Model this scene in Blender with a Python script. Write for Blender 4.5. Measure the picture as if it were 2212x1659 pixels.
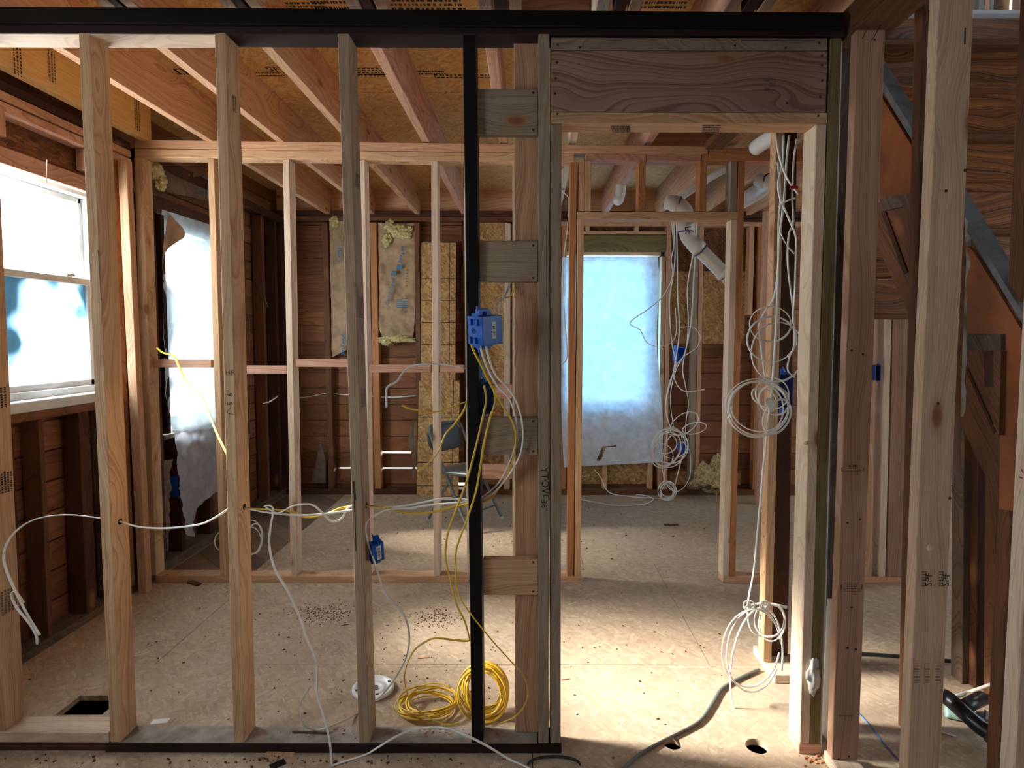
import bpy, bmesh, math, random
from mathutils import Vector, Matrix, Quaternion, noise as mnoise
random.seed(7)
for o in list(bpy.data.objects): bpy.data.objects.remove(o)
S = bpy.context.scene
COL = S.collection
# ------------------------------------------------------------------ camera
W, H = 2212, 1659
F = 1300.0; CX = 1143.0; CY = 809.0
TH = math.atan(79.0 / F); RO = 0.002; CH = 1.48
cam_d = bpy.data.cameras.new('camera'); cam = bpy.data.objects.new('camera', cam_d); COL.objects.link(cam)
cam_d.sensor_fit = 'HORIZONTAL'; cam_d.sensor_width = 36.0; cam_d.lens = 36.0 * F / W
cam_d.shift_x = -(CX - W / 2) / W; cam_d.shift_y = (CY - H / 2) / W
cam_d.clip_start = 0.05; cam_d.clip_end = 200
cam.matrix_world = Matrix.Translation((0, 0, CH)) @ Matrix.Rotation(math.pi / 2 - TH, 4, 'X') @ Matrix.Rotation(RO, 4, 'Z')
S.camera = cam
# ------------------------------------------------------------------ world, sun, exposure
wd = bpy.data.worlds.new('sky'); S.world = wd; wd.use_nodes = True
nt = wd.node_tree; nt.nodes.clear()
bg = nt.nodes.new('ShaderNodeBackground'); wo = nt.nodes.new('ShaderNodeOutputWorld')
tc = nt.nodes.new('ShaderNodeTexCoord'); sp = nt.nodes.new('ShaderNodeSeparateXYZ'); cr = nt.nodes.new('ShaderNodeValToRGB')
cr.color_ramp.elements[0].position = 0.0; cr.color_ramp.elements[0].color = (0.92, 0.95, 0.96, 1)
cr.color_ramp.elements[1].position = 0.10; cr.color_ramp.elements[1].color = (0.88, 0.95, 1.0, 1)
nt.links.new(tc.outputs['Generated'], sp.inputs[0]); nt.links.new(sp.outputs['Z'], cr.inputs[0])
nt.links.new(cr.outputs[0], bg.inputs[0]); nt.links.new(bg.outputs[0], wo.inputs[0])
bg.inputs[1].default_value = 13.0
sun_d = bpy.data.lights.new('sun', 'SUN'); sun = bpy.data.objects.new('sun', sun_d); COL.objects.link(sun)
sun_d.energy = 25.0; sun_d.angle = math.radians(15); sun_d.color = (1.0, 0.955, 0.87)
sdir = Vector((2.3, -0.26, -1.42)).normalized()
sun.rotation_euler = sdir.to_track_quat('-Z', 'Y').to_euler()
S.view_settings.view_transform = 'Standard'; S.view_settings.look = 'None'
S.view_settings.exposure = 1.15; S.view_settings.gamma = 1.0; S.view_settings.use_curve_mapping = False

def portal(center, normal, w, h):
    d = bpy.data.lights.new('window_portal', 'AREA'); d.shape = 'RECTANGLE'; d.size = w; d.size_y = h
    d.cycles.is_portal = True
    o = bpy.data.objects.new('window_portal', d); COL.objects.link(o)
    n = Vector(normal); z = -n; x = Vector((0, 0, 1)).cross(z).normalized(); y = z.cross(x)
    m = Matrix((x, y, z)).transposed().to_4x4(); m.translation = Vector(center); o.matrix_world = m

XL = -2.30      # inner face of the left wall studs
XLS = XL - 0.10 # plank face
YF = 5.62       # inner face of the far wall studs
YFS = YF + 0.10
D = 2.06        # front face of the near stud wall
YP = 3.56       # front face of the second stud wall
WIN1 = (2.25, 3.37, 1.159, 2.273)   # left wall: Y0 Y1 z0 z1
WIN2 = (3.81, 4.62, 0.857, 2.238)
WIN4 = (0.15, 1.15, 0.95, 2.10)   # left wall beside the photographer
WIN3 = (0.33, 1.12, 0.853, 2.22)   # far wall: X0 X1 z0 z1
for w_ in (WIN1, WIN2, WIN4): portal((XLS - 0.14, (w_[0] + w_[1]) / 2, (w_[2] + w_[3]) / 2), (1, 0, 0), w_[1] - w_[0], w_[3] - w_[2])
portal(((WIN3[0] + WIN3[1]) / 2, YFS + 0.14, 1.48), (0, -1, 0), .77, 1.34)
BW = [(-1.2, 0.0, .9, 2.1), (2.2, 3.4, .9, 2.1)]
for b in BW: portal(((b[0] + b[1]) / 2, -2.64, 1.5), (0, 1, 0), b[1] - b[0], 1.2)
portal((2.78, 1.8, 3.9), (-1, 0, 0), 1.2, 1.2)  # portal of the stairwell window added to brighten the stairs
FILL_RW = [(0.6, 1.8, .8, 2.1), (4.0, 5.0, .8, 2.1)]  # unseen right wall windows, added to light the right side
for b in FILL_RW: portal((4.74, (b[0] + b[1]) / 2, 1.45), (-1, 0, 0), b[1] - b[0], 1.3)

# ------------------------------------------------------------------ projection helpers
w_ax = Vector((0, math.cos(TH), -math.sin(TH))); u0 = Vector((0, math.sin(TH), math.cos(TH))); x0 = Vector((1, 0, 0))
r_ax = math.cos(RO) * x0 + math.sin(RO) * u0; u_ax = -math.sin(RO) * x0 + math.cos(RO) * u0
CAM = Vector((0, 0, CH))
def ray(px, py): return w_ax + r_ax * ((px - CX) / F) - u_ax * ((py - CY) / F)
def atY(px, py, Y): d = ray(px, py); return CAM + d * (Y / d.y)
def atX(px, py, X): d = ray(px, py); return CAM + d * (X / d.x)
def atZ(px, py, z=0.0): d = ray(px, py); return CAM + d * ((z - CH) / d.z)

# ------------------------------------------------------------------ materials
def srgb(c):
    return tuple(((x / 255 / 12.92) if x / 255 <= 0.04045 else ((x / 255 + 0.055) / 1.055) ** 2.4) for x in c) + (1,)
MATS = {}
class N:
    def __init__(s, name):
        s.m = bpy.data.materials.new(name); s.m.use_nodes = True; s.t = s.m.node_tree; s.t.nodes.clear()
        s.out = s.n('OutputMaterial'); s.b = s.n('BsdfPrincipled'); s.l(s.b.outputs[0], s.out.inputs[0])
    def n(s, k, **kw):
        x = s.t.nodes.new('ShaderNode' + k)
        for a, b in kw.items(): setattr(x, a, b)
        return x
    def l(s, a, b): s.t.links.new(a, b)
    def ramp(s, fac, stops):
        r = s.n('ValToRGB'); e = r.color_ramp.elements
        while len(e) < len(stops): e.new(0.5)
        for i, (p, c) in enumerate(stops): e[i].position = p; e[i].color = c if len(c) == 4 else srgb(c)
        s.l(fac, r.inputs[0]); return r.outputs[0]
    def mix(s, a, b, f, mode='MIX'):
        x = s.n('MixRGB', blend_type=mode)
        for i, v in ((0, f), (1, a), (2, b)):
            if hasattr(v, 'links'): s.l(v, x.inputs[i])
            elif i == 0: x.inputs[0].default_value = v
            else: x.inputs[i].default_value = v if len(v) == 4 else srgb(v)
        return x.outputs[0]
    def coord(s, scale, rnd=True, rot=(0, 0, 0)):
        t = s.n('TexCoord'); mp = s.n('Mapping'); mp.inputs['Scale'].default_value = scale; mp.inputs['Rotation'].default_value = rot
        if rnd:
            oi = s.n('ObjectInfo'); mu = s.n('VectorMath', operation='MULTIPLY'); cb = s.n('CombineXYZ')
            s.l(oi.outputs['Random'], cb.inputs[0]); s.l(oi.outputs['Random'], cb.inputs[1]); s.l(oi.outputs['Random'], cb.inputs[2])
            s.l(cb.outputs[0], mu.inputs[0]); mu.inputs[1].default_value = (37.3, 71.7, 53.1)
            ad = s.n('VectorMath', operation='ADD'); s.l(t.outputs['Object'], mp.inputs[0]); s.l(mp.outputs[0], ad.inputs[0]); s.l(mu.outputs[0], ad.inputs[1])
            return ad.outputs[0]
        s.l(t.outputs['Object'], mp.inputs[0]); return mp.outputs[0]
    def noise(s, v, scale, detail=3, rough=0.55, out='Fac', dist=0):
        x = s.n('TexNoise'); s.l(v, x.inputs['Vector']); x.inputs['Scale'].default_value = scale
        x.inputs['Detail'].default_value = detail; x.inputs['Roughness'].default_value = rough; x.inputs['Distortion'].default_value = dist
        return x.outputs[out]
    def bump(s, h, st=0.3, d=0.002):
        b = s.n('Bump'); b.inputs['Strength'].default_value = st; b.inputs['Distance'].default_value = d
        s.l(h, b.inputs['Height']); s.l(b.outputs[0], s.b.inputs['Normal'])

def lerpc(a, b, t): return tuple(int(a[i] + (b[i] - a[i]) * t) for i in range(3))
def wood(name, light, mid, dark, ring=150.0, knots=1.0, dirt=0.25, rough=0.7, gloss=False, dirtcol=(70, 58, 48), fine=0.35, spec=0.3, con=0.6, wav=0.16, attr=False):
    """sawn lumber: grain runs along the local Z axis of every board"""
    k = N(name)
    avg = lerpc(light, mid, .5); light, mid, dark = lerpc(avg, light, con), lerpc(avg, mid, con), lerpc(avg, dark, con)
    t = k.n('TexCoord'); oi = k.n('ObjectInfo')
    RND = oi.outputs['Random']
    if attr:
        at_ = k.n('Attribute'); at_.attribute_name = 'rowv'; RND = at_.outputs['Fac']
    # pith axis displaced from the board, slightly tilted -> cathedral figure
    cb = k.n('CombineXYZ'); m1 = k.n('Math', operation='MULTIPLY_ADD'); m1.inputs[1].default_value = 0.22; m1.inputs[2].default_value = 0.02
    k.l(RND, m1.inputs[0]); k.l(m1.outputs[0], cb.inputs[0])
    m2 = k.n('Math', operation='MULTIPLY_ADD'); m2.inputs[1].default_value = -0.12; m2.inputs[2].default_value = 0.10
    k.l(RND, m2.inputs[0]); k.l(m2.outputs[0], cb.inputs[1])
    m3 = k.n('Math', operation='MULTIPLY'); m3.inputs[1].default_value = 41.0; k.l(RND, m3.inputs[0]); k.l(m3.outputs[0], cb.inputs[2])
    ad = k.n('VectorMath', operation='ADD'); k.l(t.outputs['Object'], ad.inputs[0]); k.l(cb.outputs[0], ad.inputs[1])
    lowm = k.n('Mapping'); lowm.inputs['Scale'].default_value = (1.6, 1.6, 0.8); k.l(ad.outputs[0], lowm.inputs[0])
    wn = k.noise(lowm.outputs[0], 1.6, 2, 0.5, 'Color')
    sb = k.n('VectorMath', operation='SUBTRACT'); k.l(wn, sb.inputs[0]); sb.inputs[1].default_value = (.5, .5, .5)
    sc = k.n('VectorMath', operation='SCALE'); k.l(sb.outputs[0], sc.inputs[0]); sc.inputs['Scale'].default_value = wav
    # knots
    km = k.n('Mapping'); km.inputs['Scale'].default_value = (5.5, 5.5, 2.3); k.l(ad.outputs[0], km.inputs[0])
    vo = k.n('TexVoronoi'); vo.inputs['Scale'].default_value = 1.0; k.l(km.outputs[0], vo.inputs['Vector'])
    kd = vo.outputs['Distance']
    ad2 = k.n('VectorMath', operation='ADD'); k.l(ad.outputs[0], ad2.inputs[0]); k.l(sc.outputs[0], ad2.inputs[1])
    mp = k.n('Mapping'); mp.inputs['Scale'].default_value = (1, 1, 0.035); k.l(ad2.outputs[0], mp.inputs[0])
    sx = k.n('SeparateXYZ'); k.l(mp.outputs[0], sx.inputs[0])
    ln = k.n('VectorMath', operation='LENGTH'); k.l(mp.outputs[0], ln.inputs[0])
    cb2 = k.n('CombineXYZ'); k.l(sx.outputs[0], cb2.inputs[0]); k.l(sx.outputs[1], cb2.inputs[1]); k.l(cb2.outputs[0], ln.inputs[0])
    # rings bend round the knots
    kf = k.n('MapRange'); k.l(kd, kf.inputs[0]); kf.inputs[1].default_value = 0.0; kf.inputs[2].default_value = 0.42; kf.inputs[3].default_value = 0.022; kf.inputs[4].default_value = 0.0
    rs = k.n('Math', operation='ADD'); k.l(ln.outputs['Value'], rs.inputs[0]); k.l(kf.outputs[0], rs.inputs[1])
    mu = k.n('Math', operation='MULTIPLY'); mu.inputs[1].default_value = ring; k.l(rs.outputs[0], mu.inputs[0])
    vn = k.n('TexNoise'); vn.noise_dimensions = '1D'; vn.inputs['Scale'].default_value = 0.8; vn.inputs['Detail'].default_value = 2; k.l(mu.outputs[0], vn.inputs['W'])
    vm = k.n('Math', operation='MULTIPLY_ADD'); vm.inputs[1].default_value = 2.2; k.l(vn.outputs['Fac'], vm.inputs[0]); k.l(mu.outputs[0], vm.inputs[2])
    fr = k.n('Math', operation='FRACT'); k.l(vm.outputs[0], fr.inputs[0])
    c = k.ramp(fr.outputs[0], [(0.0, light), (0.55, mid), (0.86, dark), (1.0, light)])
    fm = k.n('Mapping'); fm.inputs['Scale'].default_value = (1, 1, 0.03); k.l(ad.outputs[0], fm.inputs[0])
    fn = k.noise(fm.outputs[0], 320, 3, 0.6)
    c = k.mix(c, k.ramp(fn, [(0.3, (150, 150, 150)), (0.7, (255, 255, 255))]), fine, 'MULTIPLY')
    # board to board and slow blotches
    bl = k.noise(ad.outputs[0], 3.5, 3, 0.6)
    c = k.mix(c, dirtcol, k.ramp(bl, [(0.42, (0, 0, 0, 1)), (0.80, (dirt, dirt, dirt, 1))]))
    sm = k.noise(ad.outputs[0], 26, 4, 0.65)
    c = k.mix(c, dirtcol, k.ramp(sm, [(0.60, (0, 0, 0, 1)), (0.85, (dirt * 1.1, dirt * 1.1, dirt * 1.1, 1))]))
    hv = k.n('HueSaturation'); vr = k.n('MapRange'); k.l(RND, vr.inputs[0]); vr.inputs[3].default_value = 0.72 if attr else 0.9; vr.inputs[4].default_value = 1.2 if attr else 1.1
    k.l(vr.outputs[0], hv.inputs['Value']); k.l(c, hv.inputs['Color']); c = hv.outputs[0]
    if knots > 0:
        c = k.mix(c, (92, 52, 30), k.ramp(kd, [(0.0, (1, 1, 1, 1)), (0.055 * knots, (.9, .9, .9, 1)), (0.085 * knots, (0, 0, 0, 1))]))
        c = k.mix(c, (168, 112, 70), k.ramp(kd, [(0.06 * knots, (.55, .55, .55, 1)), (0.16 * knots, (0, 0, 0, 1))]))
    k.l(c, k.b.inputs['Base Color']); k.b.inputs['Roughness'].default_value = rough
    k.b.inputs['Specular IOR Level'].default_value = spec
    k.bump(fn, 0.25, 0.0012)
    MATS[name] = k.m
    return k.m

wood('pine', (228, 190, 148), (214, 170, 126), (176, 124, 82), 120)
wood('pine_grey', (196, 170, 140), (182, 154, 122), (146, 116, 86), 120, dirt=.3)
wood('pine_pale', (236, 214, 188), (228, 202, 172), (198, 162, 128), 100, dirt=.12, con=.5)
wood('fir', (226, 184, 146), (212, 162, 122), (176, 116, 80), 120, dirt=.12)
wood('fir_orange', (204, 146, 96), (188, 124, 74), (146, 84, 46), 130, dirt=.2)
wood('fir_pink', (222, 178, 150), (208, 156, 128), (172, 114, 88), 100, dirt=.10, knots=.7)
wood('weathered', (176, 156, 132), (162, 142, 118), (124, 104, 82), 130, dirt=.4, dirtcol=(84, 78, 70))
wood('treated', (148, 132, 88), (128, 110, 68), (92, 76, 42), 120, dirt=.4)
wood('old_dark', (98, 60, 40), (80, 47, 30), (52, 29, 18), 140, dirt=.6, dirtcol=(36, 26, 20), rough=.8)
wood('old_brown', (136, 92, 60), (116, 74, 46), (80, 48, 30), 130, dirt=.55, dirtcol=(56, 42, 32), rough=.75)
wood('old_grey', (126, 106, 88), (104, 84, 68), (72, 56, 44), 140, dirt=.6, dirtcol=(60, 56, 52), rough=.85)
wood('plank', (166, 112, 74), (146, 92, 58), (106, 62, 36), 60, dirt=.4, dirtcol=(78, 52, 36), rough=.7, attr=True, con=.5, wav=.06)
wood('old_floor', (150, 124, 100), (134, 108, 86), (98, 76, 58), 60, dirt=.6, dirtcol=(110, 98, 84), attr=True, con=.5, wav=.06)
wood('stair_wood', (178, 112, 58), (140, 82, 40), (70, 36, 18), 70, dirt=.4, dirtcol=(60, 34, 20), rough=.35, spec=.5, con=1.0, wav=.3)
wood('header_fir', (172, 136, 118), (160, 122, 104), (116, 78, 62), 55, dirt=.2, dirtcol=(110, 86, 72), con=.75, wav=.42, fine=.2)
wood('pine_yellow', (232, 202, 172), (222, 190, 158), (190, 154, 120), 90, dirt=.12, con=.5, dirtcol=(120, 104, 80))
wood('fir_wide', (182, 144, 118), (170, 130, 104), (132, 92, 70), 75, dirt=.2, dirtcol=(110, 86, 72), con=.6, wav=.12, fine=.2, knots=.6)
wood('stained_dark', (52, 32, 26), (42, 25, 21), (28, 17, 15), 140, dirt=.5, dirtcol=(22, 18, 16), knots=0)
def plain(name, col, rough=.5, metal=0, spec=.5, var=.0, scale=30, bump=0, trans=0):
    k = N(name); c = srgb(col)
    if var:
        v = k.coord((1, 1, 1)); f = k.noise(v, scale, 5, .6)
        d = tuple(max(0, int(x * (1 - var))) for x in col); e = tuple(min(255, int(x * (1 + var * .5))) for x in col)
        k.l(k.ramp(f, [(0.3, d), (0.7, e)]), k.b.inputs['Base Color'])
        if bump: k.bump(f, bump, .004)
    else: k.b.inputs['Base Color'].default_value = c
    k.b.inputs['Roughness'].default_value = rough; k.b.inputs['Metallic'].default_value = metal; k.b.inputs['Specular IOR Level'].default_value = spec
    MATS[name] = k.m; return k.m
plain('black_paint', (17, 15, 14), .6, var=.3, scale=14, spec=.2)
plain('cable_white', (232, 228, 218), .38)
plain('cable_yellow', (226, 186, 58), .35)
plain('cable_black', (34, 38, 36), .45)
plain('cable_grey', (96, 98, 96), .45)
plain('blue_plastic', (16, 92, 190), .35)
plain('blue_dark', (12, 52, 120), .5)
plain('sticker', (236, 236, 232), .6)
plain('ink', (38, 34, 32), .8)
plain('ink_soft', (96, 80, 66), .8)
plain('ink_blue', (52, 118, 158), .8)
plain('ink_red', (150, 30, 40), .7)
plain('nail', (60, 56, 52), .5, metal=.6)
plain('pvc', (232, 232, 228), .3)
plain('pvc_purple', (96, 70, 130), .5)
plain('abs', (26, 26, 28), .35)
plain('pvc_teal', (190, 236, 226), .3)
plain('chair_metal', (112, 116, 112), .42, metal=.25, var=.1)
plain('chair_pad', (84, 86, 84), .6, var=.1)
plain('rubber', (190, 180, 160), .8)
plain('detector', (238, 240, 240), .35)
plain('hole_dark', (12, 10, 9), .9)
plain('kraft', (176, 146, 112), .75, var=.18, scale=9, bump=.5)
plain('kraft_dark', (120, 98, 78), .8, var=.25, scale=9, bump=.5)
plain('fiberglass', (206, 188, 132), .95, var=.35, scale=60, bump=1.0, spec=.1)
plain('plaster', (214, 210, 200), .9, var=.2, scale=20)
plain('white_paint', (226, 228, 226), .45, var=.08, scale=8)
plain('blue_lit_white', (176, 196, 226), .6)  # white dado and wrap, tinted to carry the blue light on them
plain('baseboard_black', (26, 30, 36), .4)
plain('tarp', (34, 96, 190), .5, var=.25, scale=6)
plain('steel', (150, 150, 150), .35, metal=.9)
plain('wood_chip', (206, 150, 110), .8, var=.3, scale=40)
plain('bark_chip', (92, 58, 40), .9, var=.3, scale=40)
plain('dust', (158, 150, 138), .95, var=.22, scale=14, spec=.1)
plain('grey_paint', (112, 112, 112), .55, var=.25, scale=12)
plain('ply_orange', (150, 90, 52), .3, var=.35, scale=3.5)
plain('red_plastic', (180, 20, 30), .4)
plain('chalk_blue', (60, 120, 200), .8)

def osb(name, cols, dirt, dirtcol, scale=1.0, contrast=1.0, spots=0):
    k = N(name); t = k.n('TexCoord')
    base = None
    for i, (rot, sx, sy, off) in enumerate(((0.25, 14, 46, 0), (1.9, 12, 44, 3.1), (-0.5, 16, 62, 7.7), (0.9, 18, 80, 5.2))):
        mp = k.n('Mapping'); mp.inputs['Rotation'].default_value = (0, 0, rot); mp.inputs['Location'].default_value = (off, off * 1.7, off)
        k.l(t.outputs['Object'], mp.inputs[0])
        wn = k.noise(mp.outputs[0], 9, 2, .5, 'Color'); s1 = k.n('VectorMath', operation='SCALE'); s1.inputs['Scale'].default_value = .05; k.l(wn, s1.inputs[0])
        a1 = k.n('VectorMath', operation='ADD'); k.l(mp.outputs[0], a1.inputs[0]); k.l(s1.outputs[0], a1.inputs[1])
        m2 = k.n('Mapping'); m2.inputs['Scale'].default_value = (sx * scale, sy * scale, sx * scale); k.l(a1.outputs[0], m2.inputs[0])
        vo = k.n('TexVoronoi'); vo.inputs['Scale'].default_value = 1.0; k.l(m2.outputs[0], vo.inputs['Vector'])
        sp_ = k.n('SeparateXYZ'); k.l(vo.outputs['Color'], sp_.inputs[0])
        c = k.ramp(sp_.outputs[0], [(0.0, cols[0]), (0.45, cols[1]), (0.85, cols[2]), (1.0, cols[3])])
        gm = k.n('Mapping'); gm.inputs['Scale'].default_value = (40, 500, 40); k.l(mp.outputs[0], gm.inputs[0]); g = k.noise(gm.outputs[0], 1, 2)
        c = k.mix(c, k.ramp(g, [(0.3, (190, 190, 190)), (0.65, (255, 255, 255))]), .5, 'MULTIPLY')
        if base is None: base = c
        else:
            st = k.n('Math', operation='GREATER_THAN'); st.inputs[1].default_value = 0.62; k.l(sp_.outputs[1], st.inputs[0])
            base = k.mix(base, c, st.outputs[0])
    d = k.noise(t.outputs['Object'], 1.3, 4, .6)
    base = k.mix(base, dirtcol, k.ramp(d, [(0.3, (dirt * .55,) * 3 + (1,)), (0.75, (dirt,) * 3 + (1,))]))
    if spots:
        s = k.noise(t.outputs['Object'], 75, 3, .7)
        base = k.mix(base, (60, 44, 32), k.ramp(s, [(0.66, (0, 0, 0, 1)), (0.74, (spots,) * 3 + (1,))]))
    k.l(base, k.b.inputs['Base Color']); k.b.inputs['Roughness'].default_value = .75; k.b.inputs['Specular IOR Level'].default_value = .25
    MATS[name] = k.m; return k.m
osb('osb_floor', ((150, 120, 92), (184, 154, 122), (198, 172, 140), (220, 200, 168)), .8, (180, 162, 140), 1.15, spots=.6)
osb('osb_ceiling', ((200, 150, 92), (226, 184, 122), (236, 198, 138), (242, 212, 160)), .35, (216, 172, 106), 1.0)
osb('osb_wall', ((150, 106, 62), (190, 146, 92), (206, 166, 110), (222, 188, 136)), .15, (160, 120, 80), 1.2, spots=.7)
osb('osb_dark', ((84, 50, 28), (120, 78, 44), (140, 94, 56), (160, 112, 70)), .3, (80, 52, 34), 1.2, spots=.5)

def lvl():
    k = N('lvl'); v = k.coord((1, 1, .04)); f = k.noise(v, 180, 3, .6); b = k.noise(k.coord((1, 1, .4)), 3, 3)
    c = k.ramp(f, [(0.3, (204, 158, 92)), (0.7, (226, 186, 122))]); c = k.mix(c, (176, 128, 74), k.ramp(b, [(0.45, (0, 0, 0, 1)), (0.8, (.4, .4, .4, 1))]))
    k.l(c, k.b.inputs['Base Color']); k.b.inputs['Roughness'].default_value = .6; MATS['lvl'] = k.m
lvl()
def sheet_mat(name, col, transmit, clear=0.0, pattern=False, scale=2.0, lo=.05, hi=.9, rough=.5, tint=(255, 255, 255), p0=.38, p1=.62):
    """thin film: scatters part of the daylight through, lets part pass straight"""
    k = N(name); k.t.nodes.remove(k.b)
    t = k.n('TexCoord')
    df = k.n('BsdfDiffuse'); tl = k.n('BsdfTranslucent'); tr = k.n('BsdfTransparent')
    f = k.noise(t.outputs['Object'], 14, 4, .6)
    cc = k.ramp(f, [(0.25, tuple(int(x * .86) for x in col)), (0.75, col)])
    k.l(cc, df.inputs[0]); k.l(cc, tl.inputs[0]); tr.inputs[0].default_value = srgb(tint)
    m1 = k.n('MixShader'); m1.inputs[0].default_value = transmit; k.l(df.outputs[0], m1.inputs[1]); k.l(tl.outputs[0], m1.inputs[2])
    m2 = k.n('MixShader'); k.l(m1.outputs[0], m2.inputs[1]); k.l(tr.outputs[0], m2.inputs[2]); m2.inputs[0].default_value = clear
    if pattern:
        n2 = k.noise(t.outputs['Object'], scale, 3, .5, dist=.6)
        r = k.ramp(n2, [(p0, (lo,) * 3 + (1,)), (p1, (hi,) * 3 + (1,))]); k.l(r, m2.inputs[0])
    k.l(m2.outputs[0], k.out.inputs[0])
    bp = k.n('Bump'); bp.inputs['Strength'].default_value = .5; bp.inputs['Distance'].default_value = .004; k.l(f, bp.inputs['Height']); k.l(bp.outputs[0], df.inputs['Normal'])
    MATS[name] = k.m
sheet_mat('frost_upper', (140, 205, 232), .05, pattern=True, scale=1.3, lo=.004, hi=.95, p0=.36, p1=.54)
sheet_mat('frost_lower', (128, 202, 234), .065, pattern=True, scale=2.0, lo=.0, hi=.92, p0=.40, p1=.62)
sheet_mat('poly_film', (205, 225, 235), .065, pattern=True, scale=2.6, lo=.0, hi=.12, p0=.40, p1=.62)
sheet_mat('poly_tail', (236, 236, 240), .5, clear=.12)
sheet_mat('house_wrap', (232, 236, 242), .16)
sheet_mat('clear_glass', (180, 220, 240), .5, clear=.85)
sheet_mat('blue_glass', (120, 190, 230), .5, clear=.9, tint=(170, 216, 242))
sheet_mat('frost_back', (204, 218, 228), .5, clear=.30)
sheet_mat('frost_dim', (204, 218, 230), .22, clear=.05)

# ------------------------------------------------------------------ object helpers
def M(m): return MATS[m] if isinstance(m, str) else m
def link(name, me, mat, parent=None, mtx=None):
    o = bpy.data.objects.new(name, me); COL.objects.link(o)
    if mat is not None and not me.materials: me.materials.append(M(mat))
    if mtx is not None: o.matrix_basis = mtx
    if parent is not None:
        o.parent = parent
        o.matrix_parent_inverse = WM(parent).inverted()
    return o
def WM(o):
    m = o.matrix_basis.copy()
    if o.parent: m = WM(o.parent) @ o.matrix_parent_inverse @ m
    return m
def tag(o, label, cat, group=None, kind=None):
    if label: o['label'] = label
    if cat: o['category'] = cat
    if group: o['group'] = group
    if kind: o['kind'] = kind
    return o
def struct(o, label=None, cat='wall'): o['kind'] = 'structure'; o['category'] = cat; o['label'] = label or o.name; return o
def empty(name, loc, label, cat, group=None, rz=0):
    o = bpy.data.objects.new(name, None); COL.objects.link(o); o.matrix_basis = Matrix.Translation(loc) @ Matrix.Rotation(rz, 4, 'Z')
    o.empty_display_size = .05
    return tag(o, label, cat, group)
def bm_box(bm, c, s, bev=0.0, R=None, row=None):
    f0 = len(bm.faces); r = bmesh.ops.create_cube(bm, size=1.0); vs = r['verts']
    for v in vs: v.co = Vector((v.co.x * s[0], v.co.y * s[1], v.co.z * s[2]))
    if bev > 0:
        es = list({e for v in vs for e in v.link_edges})
        rb = bmesh.ops.bevel(bm, geom=es, offset=bev, segments=1, affect='EDGES', clamp_overlap=True)
        vs = list({v for f in rb['faces'] for v in f.verts} | {v for v in vs if v.is_valid})
    for v in vs:
        if R is not None: v.co = R @ v.co
        v.co = v.co + Vector(c)
    if row is not None:
        ly = bm.faces.layers.float.get('rowv') or bm.faces.layers.float.new('rowv')
        for f in {f for v in vs for f in v.link_faces}: f[ly] = row
def to_mesh(bm, name='m', smooth=False):
    me = bpy.data.meshes.new(name); bmesh.ops.recalc_face_normals(bm, faces=bm.faces); bm.to_mesh(me); bm.free()
    if smooth:
        for p in me.polygons: p.use_smooth = True
    return me
def frame(a, b, xdir):
    z = (b - a).normalized(); x = Vector(xdir); x = (x - z * x.dot(z)).normalized(); y = z.cross(x)
    m = Matrix((x, y, z)).transposed().to_4x4(); m.translation = (a + b) / 2
    return m
def board(name, label, cat, a, b, w, d, mat, xdir=(1, 0, 0), group=None, parent=None, bev=.0025, warp=.0015, kind=None):
    """a piece of lumber from a to b; w along xdir, d across it; grain lengthwise"""
    a = Vector(a); b = Vector(b); L = (b - a).length
    bm = bmesh.new(); bm_box(bm, (0, 0, 0), (w, d, L), bev)
    n = max(1, int(L / .35))
    if L > .8:
        for i in range(1, n):
            z = -L / 2 + L * i / n
            bmesh.ops.bisect_plane(bm, geom=bm.verts[:] + bm.edges[:] + bm.faces[:], plane_co=(0, 0, z), plane_no=(0, 0, 1))
        s = random.random() * 50
        for v in bm.verts:
            t = v.co.z * 1.4 + s; k_ = math.cos(math.pi * v.co.z / L) if abs(v.co.z) < L / 2 else 0
            v.co.x += (mnoise.noise(Vector((t, 0, 0))) * warp * 2) * k_
            v.co.y += (mnoise.noise(Vector((0, t, 9))) * warp) * k_
    o = link(name, to_mesh(bm, name), mat, parent, frame(a, b, xdir))
    if parent is None: tag(o, label, cat, group, kind)
    elif label: o['label'] = label
    return o
def stud(label, xt, yt, xb, yb, Y, z0, z1, w=.038, d=.092, mat='pine', name='wall_stud', group=None, cat='stud'):
    """upright: pixel columns of the front face's left edge at two heights of the photograph, on the plane y=Y"""
    A = atY(xt, yt, Y); B = atY(xb, yb, Y)
    def X(z): return A.x + (B.x - A.x) * (z - A.z) / (B.z - A.z)
    a = Vector((X(z0) + w / 2, Y + d / 2, z0)); b = Vector((X(z1) + w / 2, Y + d / 2, z1))
    return board(name, label, cat, a, b, w, d, mat, (1, 0, 0), group)
def rail(label, xl, yl, xr, yr, Y, h, d, mat='pine', name='top_plate', cat='plate', group=None, wide='y', parent=None):
    """level board: top front edge from (xl,yl) to (xr,yr) on the plane y=Y; h tall, d deep"""
    a = atY(xl, yl, Y) + Vector((0, d / 2, -h / 2)); b = atY(xr, yr, Y) + Vector((0, d / 2, -h / 2))
    return board(name, label, cat, a, b, h, d, mat, (0, 0, 1), group, parent)
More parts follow.
